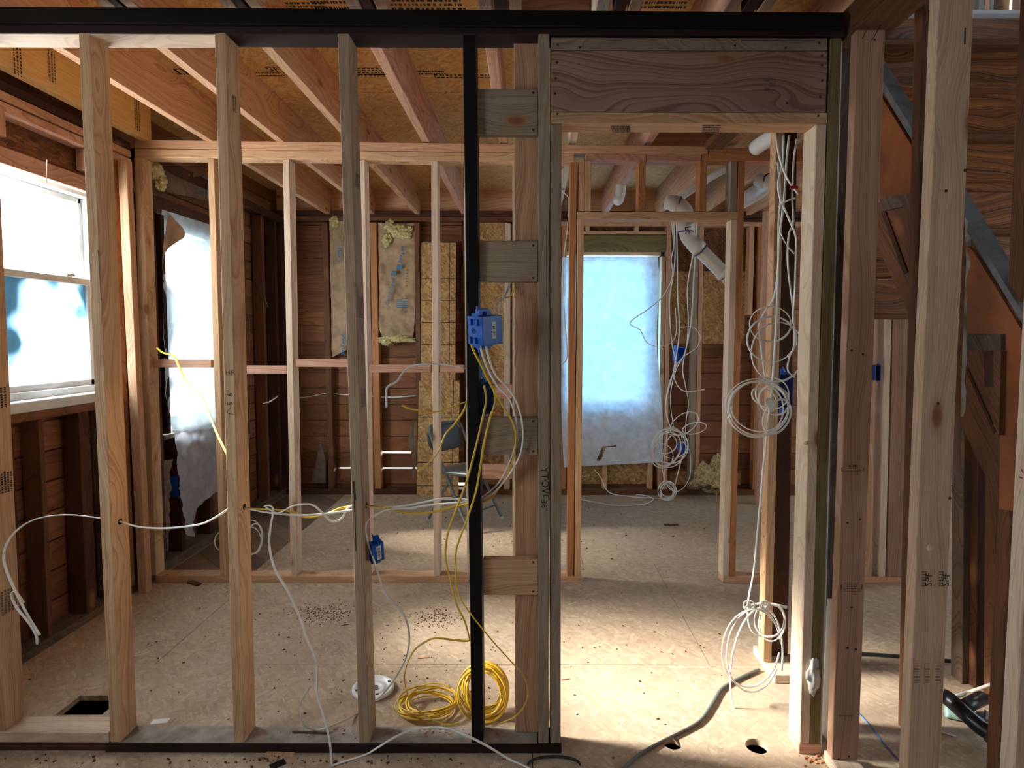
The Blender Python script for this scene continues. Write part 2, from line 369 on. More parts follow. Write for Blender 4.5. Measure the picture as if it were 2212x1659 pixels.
def tube(bm, pts, r, flat=1.0, seg=8, cap=True, twist=0):
    pts = [Vector(p) for p in pts]; n = len(pts)
    tang = []
    for i in range(n):
        a = pts[max(0, i - 1)]; b = pts[min(n - 1, i + 1)]; t = (b - a)
        tang.append(t.normalized() if t.length > 1e-9 else Vector((0, 0, 1)))
    up = Vector((0, 0, 1)) if abs(tang[0].z) < .9 else Vector((0, 1, 0))
    nrm = (up - tang[0] * up.dot(tang[0])).normalized(); rings = []
    for i in range(n):
        if i:
            q = tang[i - 1].rotation_difference(tang[i]); nrm = q @ nrm; nrm = (nrm - tang[i] * nrm.dot(tang[i])).normalized()
        bi = tang[i].cross(nrm); ang = twist * i / max(1, n - 1)
        n2 = nrm * math.cos(ang) + bi * math.sin(ang); b2 = tang[i].cross(n2)
        rr = r[i] if isinstance(r, (list, tuple)) else r
        rings.append([bm.verts.new(pts[i] + n2 * (math.cos(2 * math.pi * k / seg) * rr * flat) + b2 * (math.sin(2 * math.pi * k / seg) * rr)) for k in range(seg)])
    for i in range(n - 1):
        for k in range(seg):
            bm.faces.new((rings[i][k], rings[i][(k + 1) % seg], rings[i + 1][(k + 1) % seg], rings[i + 1][k]))
    if cap:
        bm.faces.new(rings[0]); bm.faces.new(list(reversed(rings[-1])))
def spline(pts, n=6):
    P = [Vector(p) for p in pts]; out = []
    if len(P) < 3: return P
    Q = [P[0] * 2 - P[1]] + P + [P[-1] * 2 - P[-2]]
    for i in range(1, len(Q) - 2):
        for j in range(n):
            t = j / n; a, b, c, d = Q[i - 1], Q[i], Q[i + 1], Q[i + 2]
            out.append(0.5 * ((2 * b) + (c - a) * t + (2 * a - 5 * b + 4 * c - d) * t * t + (3 * b - a - 3 * c + d) * t ** 3))
    out.append(P[-1]); return out
def P3(p, r=.004):
    px, py, Y = p
    return atZ(px, py, r) if Y is None else atY(px, py, Y)
def wire(label, pts, mat='cable_white', r=.0042, name='cable', group=None, flat=.55, parent=None, n=6, world=False, twist=1.5, cat='cable'):
    bm = bmesh.new(); W3 = pts if world else [P3(p, r) for p in pts]
    tube(bm, spline(W3, n), r, flat, 8, True, twist)
    o = link(name, to_mesh(bm, name, True), mat, parent)
    if parent is None: tag(o, label, cat, group)
    elif label: o['label'] = label
    return o
def poly_slab(pts, off):
    """closed polygon (world points) thickened by the vector off"""
    bm = bmesh.new(); a = [bm.verts.new(p) for p in pts]; b = [bm.verts.new(Vector(p) + Vector(off)) for p in pts]
    bm.faces.new(a); bm.faces.new(list(reversed(b))); n = len(pts)
    for i in range(n): bm.faces.new((a[i], b[i], b[(i + 1) % n], a[(i + 1) % n]))
    return to_mesh(bm)
def text(s, loc, right, up, size, mat, parent, name='printed_mark', label=None, bold=0.0):
    c = bpy.data.curves.new('t', 'FONT'); c.body = s; c.size = size; c.align_x = 'CENTER'; c.align_y = 'CENTER'; c.resolution_u = 2; c.offset = bold
    o = bpy.data.objects.new('t', c); COL.objects.link(o); bpy.context.view_layer.update()
    me = bpy.data.meshes.new_from_object(o.evaluated_get(bpy.context.evaluated_depsgraph_get())); bpy.data.objects.remove(o); bpy.data.curves.remove(c)
    me.materials.clear()
    x = Vector(right).normalized(); y = Vector(up); y = (y - x * y.dot(x)).normalized(); z = x.cross(y)
    m = Matrix((x, y, z)).transposed().to_4x4(); m.translation = Vector(loc)
    t = link(name, me, mat, parent, m)
    if label: t['label'] = label
    return t
def scribble(bars, mat, parent, name='printed_mark', th=.0006):
    """ink marks: list of (p, q, width) world segments"""
    bm = bmesh.new()
    for p, q, wd_, nrm in bars:
        p = Vector(p); q = Vector(q); t = (q - p); L = t.length; t.normalize(); nn = Vector(nrm); s_ = nn.cross(t).normalized() * wd_ / 2
        vs = [bm.verts.new(p + s_), bm.verts.new(p - s_), bm.verts.new(q - s_), bm.verts.new(q + s_)]
        bm.faces.new(vs)
    return link(name, to_mesh(bm), mat, parent)
def nails(parent, pts, nrm=(0, -1, 0), r=.004, name='nail_head'):
    bm = bmesh.new(); q = Vector((0, 0, 1)).rotation_difference(Vector(nrm)).to_matrix()
    for p in pts:
        r0 = bmesh.ops.create_cone(bm, cap_ends=True, segments=10, radius1=r, radius2=r * .8, depth=.0016)
        for v in r0['verts']: v.co = q @ v.co + Vector(p)
    return link(name, to_mesh(bm), 'nail', parent)

# ------------------------------------------------------------------ room shell
def cells(u0, u1, v0, v1, ops):
    us = sorted({u0, u1} | {min(max(x, u0), u1) for o in ops for x in o[:2]}); vs = sorted({v0, v1} | {min(max(x, v0), v1) for o in ops for x in o[2:]})
    for i in range(len(us) - 1):
        for j in range(len(vs) - 1):
            cu = (us[i] + us[i + 1]) / 2; cv = (vs[j] + vs[j + 1]) / 2
            if us[i + 1] - us[i] < 1e-5 or vs[j + 1] - vs[j] < 1e-5: continue
            if any(o[0] < cu < o[1] and o[2] < cv < o[3] for o in ops): continue
            yield us[i], us[i + 1], vs[j], vs[j + 1]
def plank_wall(name, label, axis, face, sgn, u0, u1, z0, z1, ops, rowh=.152, slits=(), mat='plank'):
    """board sheathing, inner face at `face`, thickness going along sgn; backing layer behind, both cut at the openings"""
    bm = bmesh.new()
    def box(a, b, c, d, t0, t1, bev=0):
        lo = face + sgn * t0; hi = face + sgn * t1
        ctr = ((a + b) / 2, (lo + hi) / 2, (c + d) / 2); s = (b - a, abs(hi - lo), d - c)
        if axis == 'X': ctr = (ctr[1], ctr[0], ctr[2]); s = (s[1], s[0], s[2])
        bm_box(bm, ctr, s, bev, None, random.random())
    bm.faces.layers.float.new('rowv')
    z = z0; rows = []
    while z < z1 - .01: rows.append((z, min(z + rowh, z1))); z += rowh
    for ri, (a, b) in enumerate(rows):
        g = .0035
        segs = [(u0, u1)]
        for o in ops:
            if o[2] < b - .01 and o[3] > a + .01:
                ns = []
                for s in segs:
                    if o[1] <= s[0] or o[0] >= s[1]: ns.append(s)
                    else:
                        if o[0] > s[0]: ns.append((s[0], o[0]))
                        if o[1] < s[1]: ns.append((o[1], s[1]))
                segs = ns
        for s in segs:
            t = 0.0; top = b - g
            j = random.uniform(0, .004)
            box(s[0], s[1], a + g + t, top, j, .02 + j, .0015)
    allops = list(ops) + [tuple(s) for s in slits]
    for c in cells(u0, u1, z0, z1, allops): box(c[0], c[1], c[2], c[3], .026, .05)
    o = link(name, to_mesh(bm), mat); return struct(o, label, 'wall')

# rotate grain of the planks: use object axes so that local Z runs along the boards
def regrain(o, axis):
    R = Matrix.Rotation(math.pi / 2, 4, 'X') if axis == 'Y' else Matrix.Rotation(math.pi / 2, 4, 'Y')
    o.data.transform(R.inverted()); o.matrix_basis = R
HZ = 2.846
wl = plank_wall('wall_left', 'old brown board sheathing of the left outer wall', 'X', XLS, -1, -2.6, YFS + .02, 0, 2.9, [WIN1, WIN2, WIN4]); regrain(wl, 'Y')
def zf(y): return atY(CX, y, YFS).z
def xf(x): return atY(x, 950, YFS).x
SL = [(xf(822), xf(896), zf(980), zf(976)), (xf(730), xf(762), zf(1013.5), zf(1010.5)), (xf(822), xf(900), zf(1013.5), zf(1010.5)), (xf(820), xf(850), zf(740), zf(737)), (xf(985), xf(1003), zf(1049), zf(1043))]
class _: pass
def far_wall():
    """planks laid so that the joints fall where daylight shows"""
    bm = bmesh.new()
    bm.faces.layers.float.new('rowv')
    def box(a, b, c, d, t0, t1, bev=0, row=.1): bm_box(bm, ((a + b) / 2, YFS + (t0 + t1) / 2, (c + d) / 2), (b - a, t1 - t0, d - c), bev, None, row)
    js = [zf(1046) - .0]; z = zf(1046)
    seams = [0.0, zf(1046), zf(1012), zf(978), zf(943), zf(908.5), zf(874), zf(839), zf(805), zf(772), zf(739), zf(703), zf(667), zf(631), zf(595), zf(559), zf(523), zf(488), zf(452), zf(416), 2.9]
    for i in range(len(seams) - 1):
        a, b = seams[i], seams[i + 1]; rw = random.random()
        segs = [(-2.45, 4.75)]
        o = WIN3
        if o[2] < b - .01 and o[3] > a + .01: segs = [(-2.45, o[0]), (o[1], 4.75)]
        for s in segs:
            cuts = [s[0]] + sorted(x for x in [sl[0] for sl in SL] + [sl[1] for sl in SL] if s[0] < x < s[1]) + [s[1]]
            lo = {}; 
            for p, q in zip(cuts, cuts[1:]):
                if q - p < 1e-4: continue
                m = (p + q) / 2; A = a + .0035; B = b - .0035
                for sl in SL:
                    if sl[0] < m < sl[1]:
                        if abs(a - (sl[2] + sl[3]) / 2) < .02: A = max(A, sl[3])
                        if abs(b - (sl[2] + sl[3]) / 2) < .02: B = min(B, sl[2])
                box(p, q, A, B, 0, .022, 0, rw)
    for c in cells(-2.45, 4.75, 0, 2.9, [WIN3] + SL): box(c[0], c[1], c[2], c[3], .028, .05)
    o = link('wall_back', to_mesh(bm), 'plank'); struct(o, 'old brown board sheathing of the far outer wall with daylight in its joints', 'wall'); regrain(o, 'X'); return o
far_wall()
wr = plank_wall('wall_right', 'right outer wall beyond the stairs', 'X', 4.65, 1, -2.6, YFS + .02, 0, 2.9, FILL_RW); regrain(wr, 'Y')
wb = plank_wall('wall_front', 'outer wall behind the photographer', 'Y', -2.55, -1, -2.4, 4.7, 0, 2.9, BW, mat='plank'); regrain(wb, 'X')

HOLES = ((1453, 1606, .033), (1635, 1612, .040))
def floor():
    bm = bmesh.new()
    # sheets: 2.44 along x, 1.22 along y, seams as in the photo
    sy = atZ(335, 1434).y
    ys = [sy - 1.22 * 4, sy - 1.22 * 3, sy - 1.22 * 2, sy - 1.22, sy, sy + 1.22, sy + 2.44, sy + 3.66]
    xa = atZ(335, 1434).x; xb = atZ(1535, 1440).x
    hole = (atZ(118, 1537).x + .02, atZ(212, 1537).x + .03, atZ(120, 1537).y - .02, atZ(157, 1502).y)
    hs = [hole] + [(atZ(a_, b_).x - r_ * 1.25, atZ(a_, b_).x + r_ * 1.25, atZ(a_, b_).y - r_ * 1.25, atZ(a_, b_).y + r_ * 1.25) for a_, b_, r_ in HOLES]
    for i in range(len(ys) - 1):
        y0 = max(ys[i], -2.6); y1 = min(ys[i + 1], YFS + .02)
        if y1 <= y0: continue
        offs = [xa, xb] if i == 4 else ([xa + 1.2 + .17 * i] )
        xs = sorted([-2.42] + [x for o_ in offs for x in (o_ - 2.44, o_, o_ + 2.44) if -2.3 < x < 4.6 and (i != 4 or x in (xa, xb))] + [4.72])
        for a, b in zip(xs, xs[1:]):
            for c in cells(a + .0015, b - .0015, y0 + .0012, y1 - .0012, hs):
                bm_box(bm, ((c[0] + c[1]) / 2, (c[2] + c[3]) / 2, -.0115), (c[1] - c[0], c[3] - c[2], .023))
    for px, py, r in HOLES:
        p = atZ(px, py); q = r * 1.25; n = 32; ring = []
        for top in (0, -.023):
            ci = [bm.verts.new((p.x + r * math.cos(2 * math.pi * i / n), p.y + r * math.sin(2 * math.pi * i / n), top)) for i in range(n)]
            so = []
            for i in range(n):
                c_, s_ = math.cos(2 * math.pi * i / n), math.sin(2 * math.pi * i / n); k = q / max(abs(c_), abs(s_)); so.append(bm.verts.new((p.x + k * c_, p.y + k * s_, top)))
            ring.append((ci, so))
            for i in range(n): bm.faces.new((ci[i], ci[(i + 1) % n], so[(i + 1) % n], so[i]))
        for i in range(n): bm.faces.new((ring[0][0][i], ring[1][0][i], ring[1][0][(i + 1) % n], ring[0][0][(i + 1) % n]))
    o = link('floor', to_mesh(bm), 'osb_floor'); struct(o, 'dusty oriented strand board subfloor', 'floor')
    return hole
HOLE = floor()
# old diagonal floor boards left bare at the left of the back room
bm = bmesh.new(); bm.faces.layers.float.new('rowv'); R45 = Matrix.Rotation(math.radians(45), 3, 'Z'); xb_ = atZ(600, 1192).x
for i in range(-14, 15): bm_box(bm, (XL + .4 + i * .092 * math.cos(math.radians(45)) * 2, 4.6, -.006), (.126, 5.2, .02), .001, None, random.random()) if False else bm_box(bm, tuple(Vector((XL + .5, 4.6, -.006)) + R45 @ Vector((i * .130, 0, 0))), (.126, 5.2, .02), .001, R45, random.random())
for co, no in (((XL + .03, 0, 0), (-1, 0, 0)), ((xb_, 0, 0), (1, 0, 0)), ((0, YP + .10, 0), (0, -1, 0)), ((0, YF - .03, 0), (0, 1, 0))):
    g_ = bmesh.ops.bisect_plane(bm, geom=bm.verts[:] + bm.edges[:] + bm.faces[:], plane_co=co, plane_no=no, clear_outer=True)
    bmesh.ops.holes_fill(bm, edges=[e for e in bm.edges if e.is_boundary])
o = link('floor_planks', to_mesh(bm), 'old_floor'); struct(o, 'old diagonal floor boards at the left of the back room', 'floor')
bm = bmesh.new(); bm_box(bm, (1.15, 1.5, -.36), (7.4, 8.6, .05)); bm_box(bm, (-2.43, 1.5, -.18), (.05, 8.6, .36)); bm_box(bm, (4.68, 1.5, -.18), (.05, 8.6, .36)); bm_box(bm, (1.15, -2.585, -.18), (7.4, .05, .36)); bm_box(bm, (1.15, 5.755, -.18), (7.4, .05, .36)); o = link('floor_crawlspace', to_mesh(bm), 'hole_dark'); struct(o, 'dark crawl space below the floor', 'floor')

# ceiling sheets (subfloor of the storey above), open over the stairs
bm = bmesh.new()
STW = (1.30, 2.70, -0.2, 3.08)
for c in cells(-2.42, 4.72, -2.62, YFS + .05, [STW] + []): bm_box(bm, ((c[0] + c[1]) / 2, (c[2] + c[3]) / 2, HZ + .012), (c[1] - c[0], c[3] - c[2], .024))
o = link('ceiling', to_mesh(bm), 'osb_ceiling'); struct(o, 'golden strand board deck above the joists', 'ceiling')
# stairwell shell above
bm = bmesh.new()
for c in cells(-.2, 3.09, 2.8, 5.0, [(1.2, 2.4, 3.3, 4.5)]): bm_box(bm, (2.73, (c[0] + c[1]) / 2, (c[2] + c[3]) / 2), (.05, c[1] - c[0], c[3] - c[2]))  # opening left for the added fill window
for c, s in (((1.27, 1.44, 3.9), (.05, 3.3, 2.2)), ((2.0, -.23, 3.9), (1.5, .05, 2.2)), ((2.0, 1.44, 5.0), (1.6, 3.5, .05))): bm_box(bm, c, s)
o = link('wall_stairwell', to_mesh(bm), 'plaster'); struct(o, 'upper stairwell walls', 'wall')
bm = bmesh.new()
for c in cells(1.25, 2.75, 2.72, 5.0, [(2.18, 2.42, 2.99, 3.75)]): bm_box(bm, ((c[0] + c[1]) / 2, 3.12, (c[2] + c[3]) / 2), (c[1] - c[0], .06, c[3] - c[2]))
o = link('wall_landing', to_mesh(bm), 'old_brown'); struct(o, 'landing wall at the head of the stairs', 'wall')

# ------------------------------------------------------------------ near stud wall (y = D)
PT = .038
def zt(py, Y=D): return atY(CX, py, Y).z
# plates and beam
g = 'beam and plates over the near stud wall'
rail('black-painted steel-like beam band running across the top of the near wall', -140, 12, 1822, 26, D - .015, .052, .14, 'black_paint', 'ceiling_beam', 'beam')
rail('dark stained upper top plate under the black beam', -140, 44, 1826, 49.5, D, .0405, .094, 'stained_dark')
# lower plate: left part weathered pale (painted), right part dark
tp_ = rail.__name__ and [o for o in COL.objects if o.name.startswith('top_plate')][0]
a_ = atY(-140, 68, D); b_ = atY(466, 72, D)
board('bare_underside', 'bare pale underside', None, (a_.x, D + .047, atY(-140, 44, D).z - .0405 - .0012), (b_.x, D + .047, atY(-140, 44, D).z - .0405 - .0012 + (atY(1826, 49.5, D).z - atY(-140, 44, D).z) * .30), .0024, .092, 'pine_pale', (0, 0, 1), parent=tp_, bev=.0005, warp=0)
bp_ = board('bottom_plate', 'dark stained bottom plate under the near studs, dusty on top', 'plate', (atY(238, 1604, D).x - .02, D + .047, PT / 2 - .001), (atY(1213, 1604, D).x, D + .047, PT / 2 - .001), PT - .002, .094, 'stained_dark', (0, 0, 1))
board('dust_layer', 'grey dust', None, (atY(238, 1604, D).x + .03, D + .047, PT - .001), (atY(1163, 1604, D).x - .004, D + .047, PT - .001), .0018, .090, 'dust', (0, 0, 1), parent=bp_, bev=.0005, warp=0)
A = atY(-160, 1604, D)
board('bottom_plate', 'dark lower plate below the short new plate at the left edge', 'plate', (A.x, D + .055, PT / 2), (atY(238, 1604, D).x - .022, D + .055, PT / 2), PT, .09, 'old_dark', (0, 0, 1))
board('bottom_plate', 'short new pine plate between the two leftmost near studs', 'plate', (A.x, D + .045, PT + .019), (atY(236, 1590, D).x - .001, D + .045, PT + .019), PT, .092, 'pine_pale', (0, 0, 1))
ZT = zt(72)
S0 = stud('new pine stud at the left edge with grade stamps on its side', -90, 70, -16, 1580, D, .076, ZT, mat='pine')
S1 = stud('near stud left of the first cable hole, in front of the frosted window', 169, 68, 237.5, 1603, D, PT, ZT, mat='pine')
S2 = stud('near stud with a pencilled note, in front of the film-covered window', 463, 72, 504.5, 1604, D, PT, ZT, mat='pine')
S3 = stud('near stud with a blue box hanging at its foot side', 729, 75, 775, 1600, D, PT, ZT, mat='pine_grey')
SB = stud('black-painted stud behind the yellow cables', 999.5, 85, 1018.5, 1604, D, PT, ZT - .005, w=.042, d=.092, mat='black_paint')
S4 = stud('reddish flat-turned stud behind the four short blocks', 1110, 107, 1112.5, 1560, D + .06, PT, ZT, w=.0885, d=.032, mat='fir')
S5 = stud('weathered doorway stud with a handwritten note', 1163, 80, 1163, 1605, D, PT, ZT, w=.0365, mat='weathered')
S6 = stud('grey-brown jack stud carrying the left end of the header', 1189.5, 268, 1189, 1605, D, PT, zt(267), w=.0365, mat='weathered')
# flat blocks between black stud and doorway stud
BL = []
for (x0_, y0_, x1_, y1_, m, lb) in ((1029, 193, 1162, 288, 'weathered', 'topmost of the four flat blocks beside the black stud'), (1034, 520, 1162, 608, 'weathered', 'grey flat block just above the big blue box'),
        (1040, 901, 1162, 985, 'weathered', 'flat block below the hanging blue box, behind the grey cables'), (1043, 1206, 1163, 1288, 'pine', 'lowest flat block, its top edge lit')):
    a = atY(x0_ + 1, (y0_ + y1_) / 2, D + .02); b = atY(x1_, (y0_ + y1_) / 2, D + .02)
    h = (y1_ - y0_) * D / F
    BL.append(board('blocking_board', lb, 'block', (a.x, D + .039, a.z), (b.x, D + .039, b.z), h, .036, m, (0, 0, 1)))
# doorway header
def hd(y0_, y1_, mat, lb, name='header_board', x0_=1190.5, x1_=1788, d=.09, cat='header', Y=D):
    z1 = zt(y0_, Y); z0 = zt(y1_, Y); a = atY(x0_, y0_, Y); b = atY(x1_, y0_, Y)
    return board(name, lb, cat, (a.x, Y + d / 2, (z0 + z1) / 2), (b.x, Y + d / 2, (z0 + z1) / 2), z1 - z0 - .001, d, mat, (0, 0, 1))
HT = hd(80, 107.5, 'weathered', 'flat board nailed above the doorway header')
HM = hd(108, 240.5, 'header_fir', 'deep reddish header board over the doorway with wavy grain')
HB = hd(241, 266.5, 'pine', 'flat board under the doorway header, stamped below')
S7 = stud('pale jack stud on the right side of the doorway', 1762.5, 268, 1727, 1610, D, PT, zt(267), w=.036, mat='pine_pale')
S8 = stud('greenish treated stud right of the doorway jack', 1794, 80, 1748, 1610, D, .038, zt(80), w=.038, mat='treated')
board('bottom_plate', 'reddish plate stub under the right doorway studs', 'plate', (atY(1727, 1610, D).x - .002, D + .047, .0185), (atY(1775, 1610, D).x, D + .047, .0185), .036, .092, 'fir_pink', (0, 0, 1))
SD = stud('old rough stud with plaster crumbs between the doorway and the stair wall', 1819, 80, 1776, 1640, D + .12, 0, 2.49, w=.045, d=.07, mat='old_grey')
SD2 = stud('thin painted strip beside the treated stud', 1816, 80, 1770, 1640, D + .03, 0, 2.48, w=.008, d=.09, mat='white_paint')
board('wall_board', 'pale painted board standing beside the treated stud at the floor', 'board', (atY(1788, 1450, D + .10).x, D + .08, 0), (atY(1797, 1270, D + .10).x, D + .08, .52), .02, .07, 'white_paint')
# stair-side wall, studs turned flat to the camera
R1 = stud('reddish wide stud right of the doorway with two grade stamps', 1851, 73, 1797, 1646, 1.98, .040, zt(62, 1.98), w=.0905, d=.038, mat='fir_wide')
board('bottom_plate', 'pale plate under the wide studs at the right', 'plate', (atY(1845, 1650, 1.9).x + .012, .4, .019), (atY(1845, 1650, 1.9).x + .012, 2.03, .019), .092, PT, 'pine_pale')
R2 = stud('tall pale yellow stud nearest the camera on the right, one big knot', 2027, 0, 1961, 1640, 1.56, .040, 3.0, w=.089, d=.038, mat='pine_yellow')
R3 = stud('pale stud cut by the right edge with a red pencil mark', 2257, 420, 2191, 1659, 1.16, .040, 3.0, w=.089, d=.038, mat='pine_pale')
# beam running from the near wall towards the camera
a = atY(1905, 30, 2.02); 
board('ceiling_beam', 'brown beam running from the wide stud towards the camera', 'beam', (1.125, 2.16, 2.535), (1.125, -.4, 2.535), .13, .10, 'old_brown')
board('ceiling_beam', 'narrow brown beam beside the end of the black beam', 'beam', (1.035, 2.02, 2.67), (1.035, -.4, 2.67), .03, .14, 'old_dark')

# ------------------------------------------------------------------ second stud wall (y = YP)
def zp(py): return atY(CX, py, YP).z
PB = .040
TP = atY(1107, 342, YP).z
rail('upper top plate of the second stud wall, left run', 290, 302, 1530, 316, YP, .047, .092, 'fir')
rail('upper top plate of the second stud wall, right run', 1532, 319, 1960, 324, YP, .040, .092, 'fir_orange')
rail('lower top plate of the second stud wall, left run', 290, 321, 1240, 331, YP, .050, .092, 'pine')
rail('short lower plate piece over the left half of the inner doorway', 1265, 331, 1396, 333, YP, .040, .092, 'fir_pink')
rail('short lower plate piece over the right half of the inner doorway', 1397, 332, 1515, 334, YP, .040, .092, 'fir_pink')
rail('lower top plate of the second stud wall, right run', 1517, 332, 1960, 336, YP, .040, .092, 'fir_orange')
def zl(px): return atY(px, 321 + (px - 290) * 10 / 950, YP).z - .051
board('bottom_plate', 'pine bottom plate of the second stud wall, left run', 'plate', (atY(335, 1250, YP).x, YP + .046, .020), (atY(1012, 1250, YP).x, YP + .046, .020), .040, .092, 'pine', (0, 0, 1))
board('bottom_plate', 'bottom plate stub left of the inner doorway', 'plate', (atY(1110, 1250, YP).x, YP + .046, .020), (atY(1257, 1250, YP).x, YP + .046, .020), .040, .092, 'pine', (0, 0, 1))
board('bottom_plate', 'bottom plate stub right of the inner doorway', 'plate', (atY(1562, 1250, YP).x, YP + .046, .020), (atY(1655, 1250, YP).x, YP + .046, .020), .040, .092, 'fir', (0, 0, 1))
board('bottom_plate', 'bottom plate of the second stud wall beyond the stair studs', 'plate', (atY(1840, 1250, YP).x, YP + .046, .020), (atY(1968, 1250, YP).x, YP + .046, .020), .040, .092, 'fir', (0, 0, 1))
def ps(lb, xt, xb, yt=345, w=.038, mat='pine', z1=None, z0=.041, yb=1240, d=.088, name='wall_stud', Y=YP):
    return stud(lb, xt, yt, xb, yb, Y, z0, z1 if z1 else zl(min(xt, 1200)), w, d, mat, name)
ps('leftmost stud of the second wall, beside the film-covered window', 289, 319, mat='pine', w=.05)
ps('stud of the second wall across the film-covered window, lit pale edge', 448, 475, mat='pine')
ps('stud of the second wall between the two nearest left studs', 611, 628, mat='pine_pale')
ps('stud of the second wall just right of the weathered near stud', 774, 787, mat='pine_pale')
ps('stud of the second wall in front of the folding chair', 931.5, 936.5, mat='pine_pale')
ps('stud of the second wall hidden behind the black stud', 1002, 1009, mat='pine_pale')
ps('stud of the second wall behind the reddish flat stud', 1107, 1107, mat='pine_pale', w=.03)
ps('orange stud with knots at the left of the inner doorway', 1232, 1225.5, mat='fir_orange', w=.038)
zh = atY(1247, 473, YP).z
ps('jack stud at the left of the inner doorway', 1247.5, 1241, yt=475, mat='pine', z1=zh - .001, w=.037)
zlr = atY(1400, 346, YP).z
zhT = atY(1247, 456, YP).z + .001
def crip(lb, x, w=.04, mat='fir', d=.088): a = atY(x, 400, YP); return board('cripple_stud', lb, 'stud', (a.x + w / 2, YP + d / 2, zhT), (a.x + w / 2, YP + d / 2, zlr - .003), w, d, mat)
crip('pinkish cripple stud at the left end of the inner header', 1250, .034, 'fir')
crip('paler cripple stud second from the left over the inner header', 1263.5, .036, 'pine')
crip('cripple stud over the middle of the inner header', 1379, .042, 'fir_orange')
crip('cripple stud right of the middle over the inner header', 1511, .042, 'fir_orange')
crip('grey cripple stud at the right end of the inner header', 1577, .043, 'weathered')
rail('flat header over the inner doorway, lit below', 1247, 457, 1594, 457, YP, .043, .090, 'pine', 'header_board', 'header')
ps('pale jack stud at the right of the inner doorway', 1579, 1561, yt=475, mat='pine_pale', z1=zh - .001)
ps('reddish king stud at the right of the inner doorway', 1595.5, 1575, mat='fir_orange', z1=zlr - .005)
# blocks between them
for (xl, xr, y, m, lb) in ((332, 456, 777, 'fir_pink', 'block across the film-covered window'), (484, 619, 790, 'fir_pink', 'low block left of the second-wall stud between the near studs'),
        (638, 770, 776, 'fir_pink', 'higher block right of that same stud'), (796, 931, 788, 'fir_pink', 'block under the insulation batts'), (950, 1002, 788, 'fir_pink', 'short block left of the black stud'),
        (1014, 1106, 830, 'fir_pink', 'block behind the hanging blue box'), (1014, 1106, 1004, 'fir_pink', 'pink block level with the chair seat')):
    h = .046 if y < 820 else .085
    rail(lb, xl, y, xr, y + .5, YP + .003, h, .06 if y < 820 else .036, m, 'blocking_board', 'block')
# far run beyond the stair wall
stud('brownish stud seen just right of the wide reddish stud', 1878, 820, 1870, 1240, YP, .041, 2.50, .036, .08, 'fir')
stud('cream stud in the far run beyond the stair wall', 1912, 700, 1899, 1240, YP, .041, 2.50, .038, .090, 'pine_pale')
stud('wide pink stud turned flat in the far run beyond the stair wall', 1930, 700, 1916, 1240, YP, .041, 2.50, .0885, .038, 'fir_wide')
stud('last stud of the far run, half hidden by the tall pale stud', 1965, 820, 1949, 1240, YP, .041, 2.50, .038, .08, 'fir_wide')
# posts where the dividing wall meets the doorway
stud('orange-lit post behind the right doorway jack, cables hanging before it', 1676, 300, 1653, 1240, 2.60, .040, 2.56, .038, .06, 'pine')
board('wall_stud', 'old dark post with a ragged edge behind the cable coils', 'stud', atY(1694, 1455, 2.62) * Vector((1, 0, 0)).to_track_quat('X', 'Y').to_matrix() if False else Vector((atY(1683, 1450, 2.65).x, 2.69, .04)), Vector((atY(1702, 300, 2.65).x, 2.69, 2.54)), .075, .08, 'old_dark')
board('bottom_plate', 'short plate of the dividing wall behind the cables', 'plate', (atY(1680, 1450, 2.6).x, 2.50, .019), (atY(1680, 1450, 2.6).x, 2.75, .019), .11, PT, 'pine_pale')
board('top_plate', 'plate of the dividing wall above the old dark post', 'plate', (1.06, 2.17, 2.585), (1.06, 3.54, 2.585), .10, .040, 'old_brown')

# ------------------------------------------------------------------ ceiling joists
JB = 2.61
names = ['joist over the left outer wall side with a lit underside', 'long joist second from the left wall', 'joist between the pencilled and the weathered near studs', 'joist ending left of the insulation batts', 'joist crossing above the black stud',
         'joist over the left post of the inner doorway', 'joist over the white drain stub', 'joist carrying the drain pipe over the inner doorway', 'joist right of the drain pipe', 'joist above the dividing wall', 'joist over the room beyond the stairs', 'rightmost joist, over the far right room']
jx = [v * .983 for v in (-1.887, -1.470, -1.048, -.612, -.155, .255, .705, 1.205, 1.61, 2.05, 2.9, 3.7)]
for i, x in enumerate(jx):
    y0_ = D - .0 if x < 1.25 or x > 2.8 else 3.2
    y1_ = YFS - .06 if i not in () else 4
    if i in (4,): y1_ = YP + .09
    board('ceiling_joist', names[i], 'joist', (x, y0_, JB + .12), (x, y1_, JB + .12), .046, .235, ['fir', 'fir', 'fir', 'fir_pink', 'fir_pink', 'pine_pale', 'fir_pink', 'osb_dark' if False else 'fir', 'fir', 'fir', 'fir', 'fir'][i], (1, 0, 0), warp=.003)
# joists on the photographer's side lap beside them
nm = ['leftmost', 'second', 'third', 'fourth', 'fifth', 'sixth', 'seventh']
for i, x in enumerate([-1.42, -.995, -.56, -.10, .31, .76]):
    board('ceiling_joist', nm[i] + ' of the dark joists over the photographer, counted from the left', 'joist', (x, -2.5, JB + .12), (x, D + .12, JB + .12), .044, .23, 'old_dark', (1, 0, 0))
    board('ceiling_joist', nm[i] + ' of the pale joists doubled beside the dark ones over the photographer', 'joist', (x + .052, -2.5, JB + .12), (x + .052, D + .12, JB + .12), .042, .23, 'fir', (1, 0, 0))
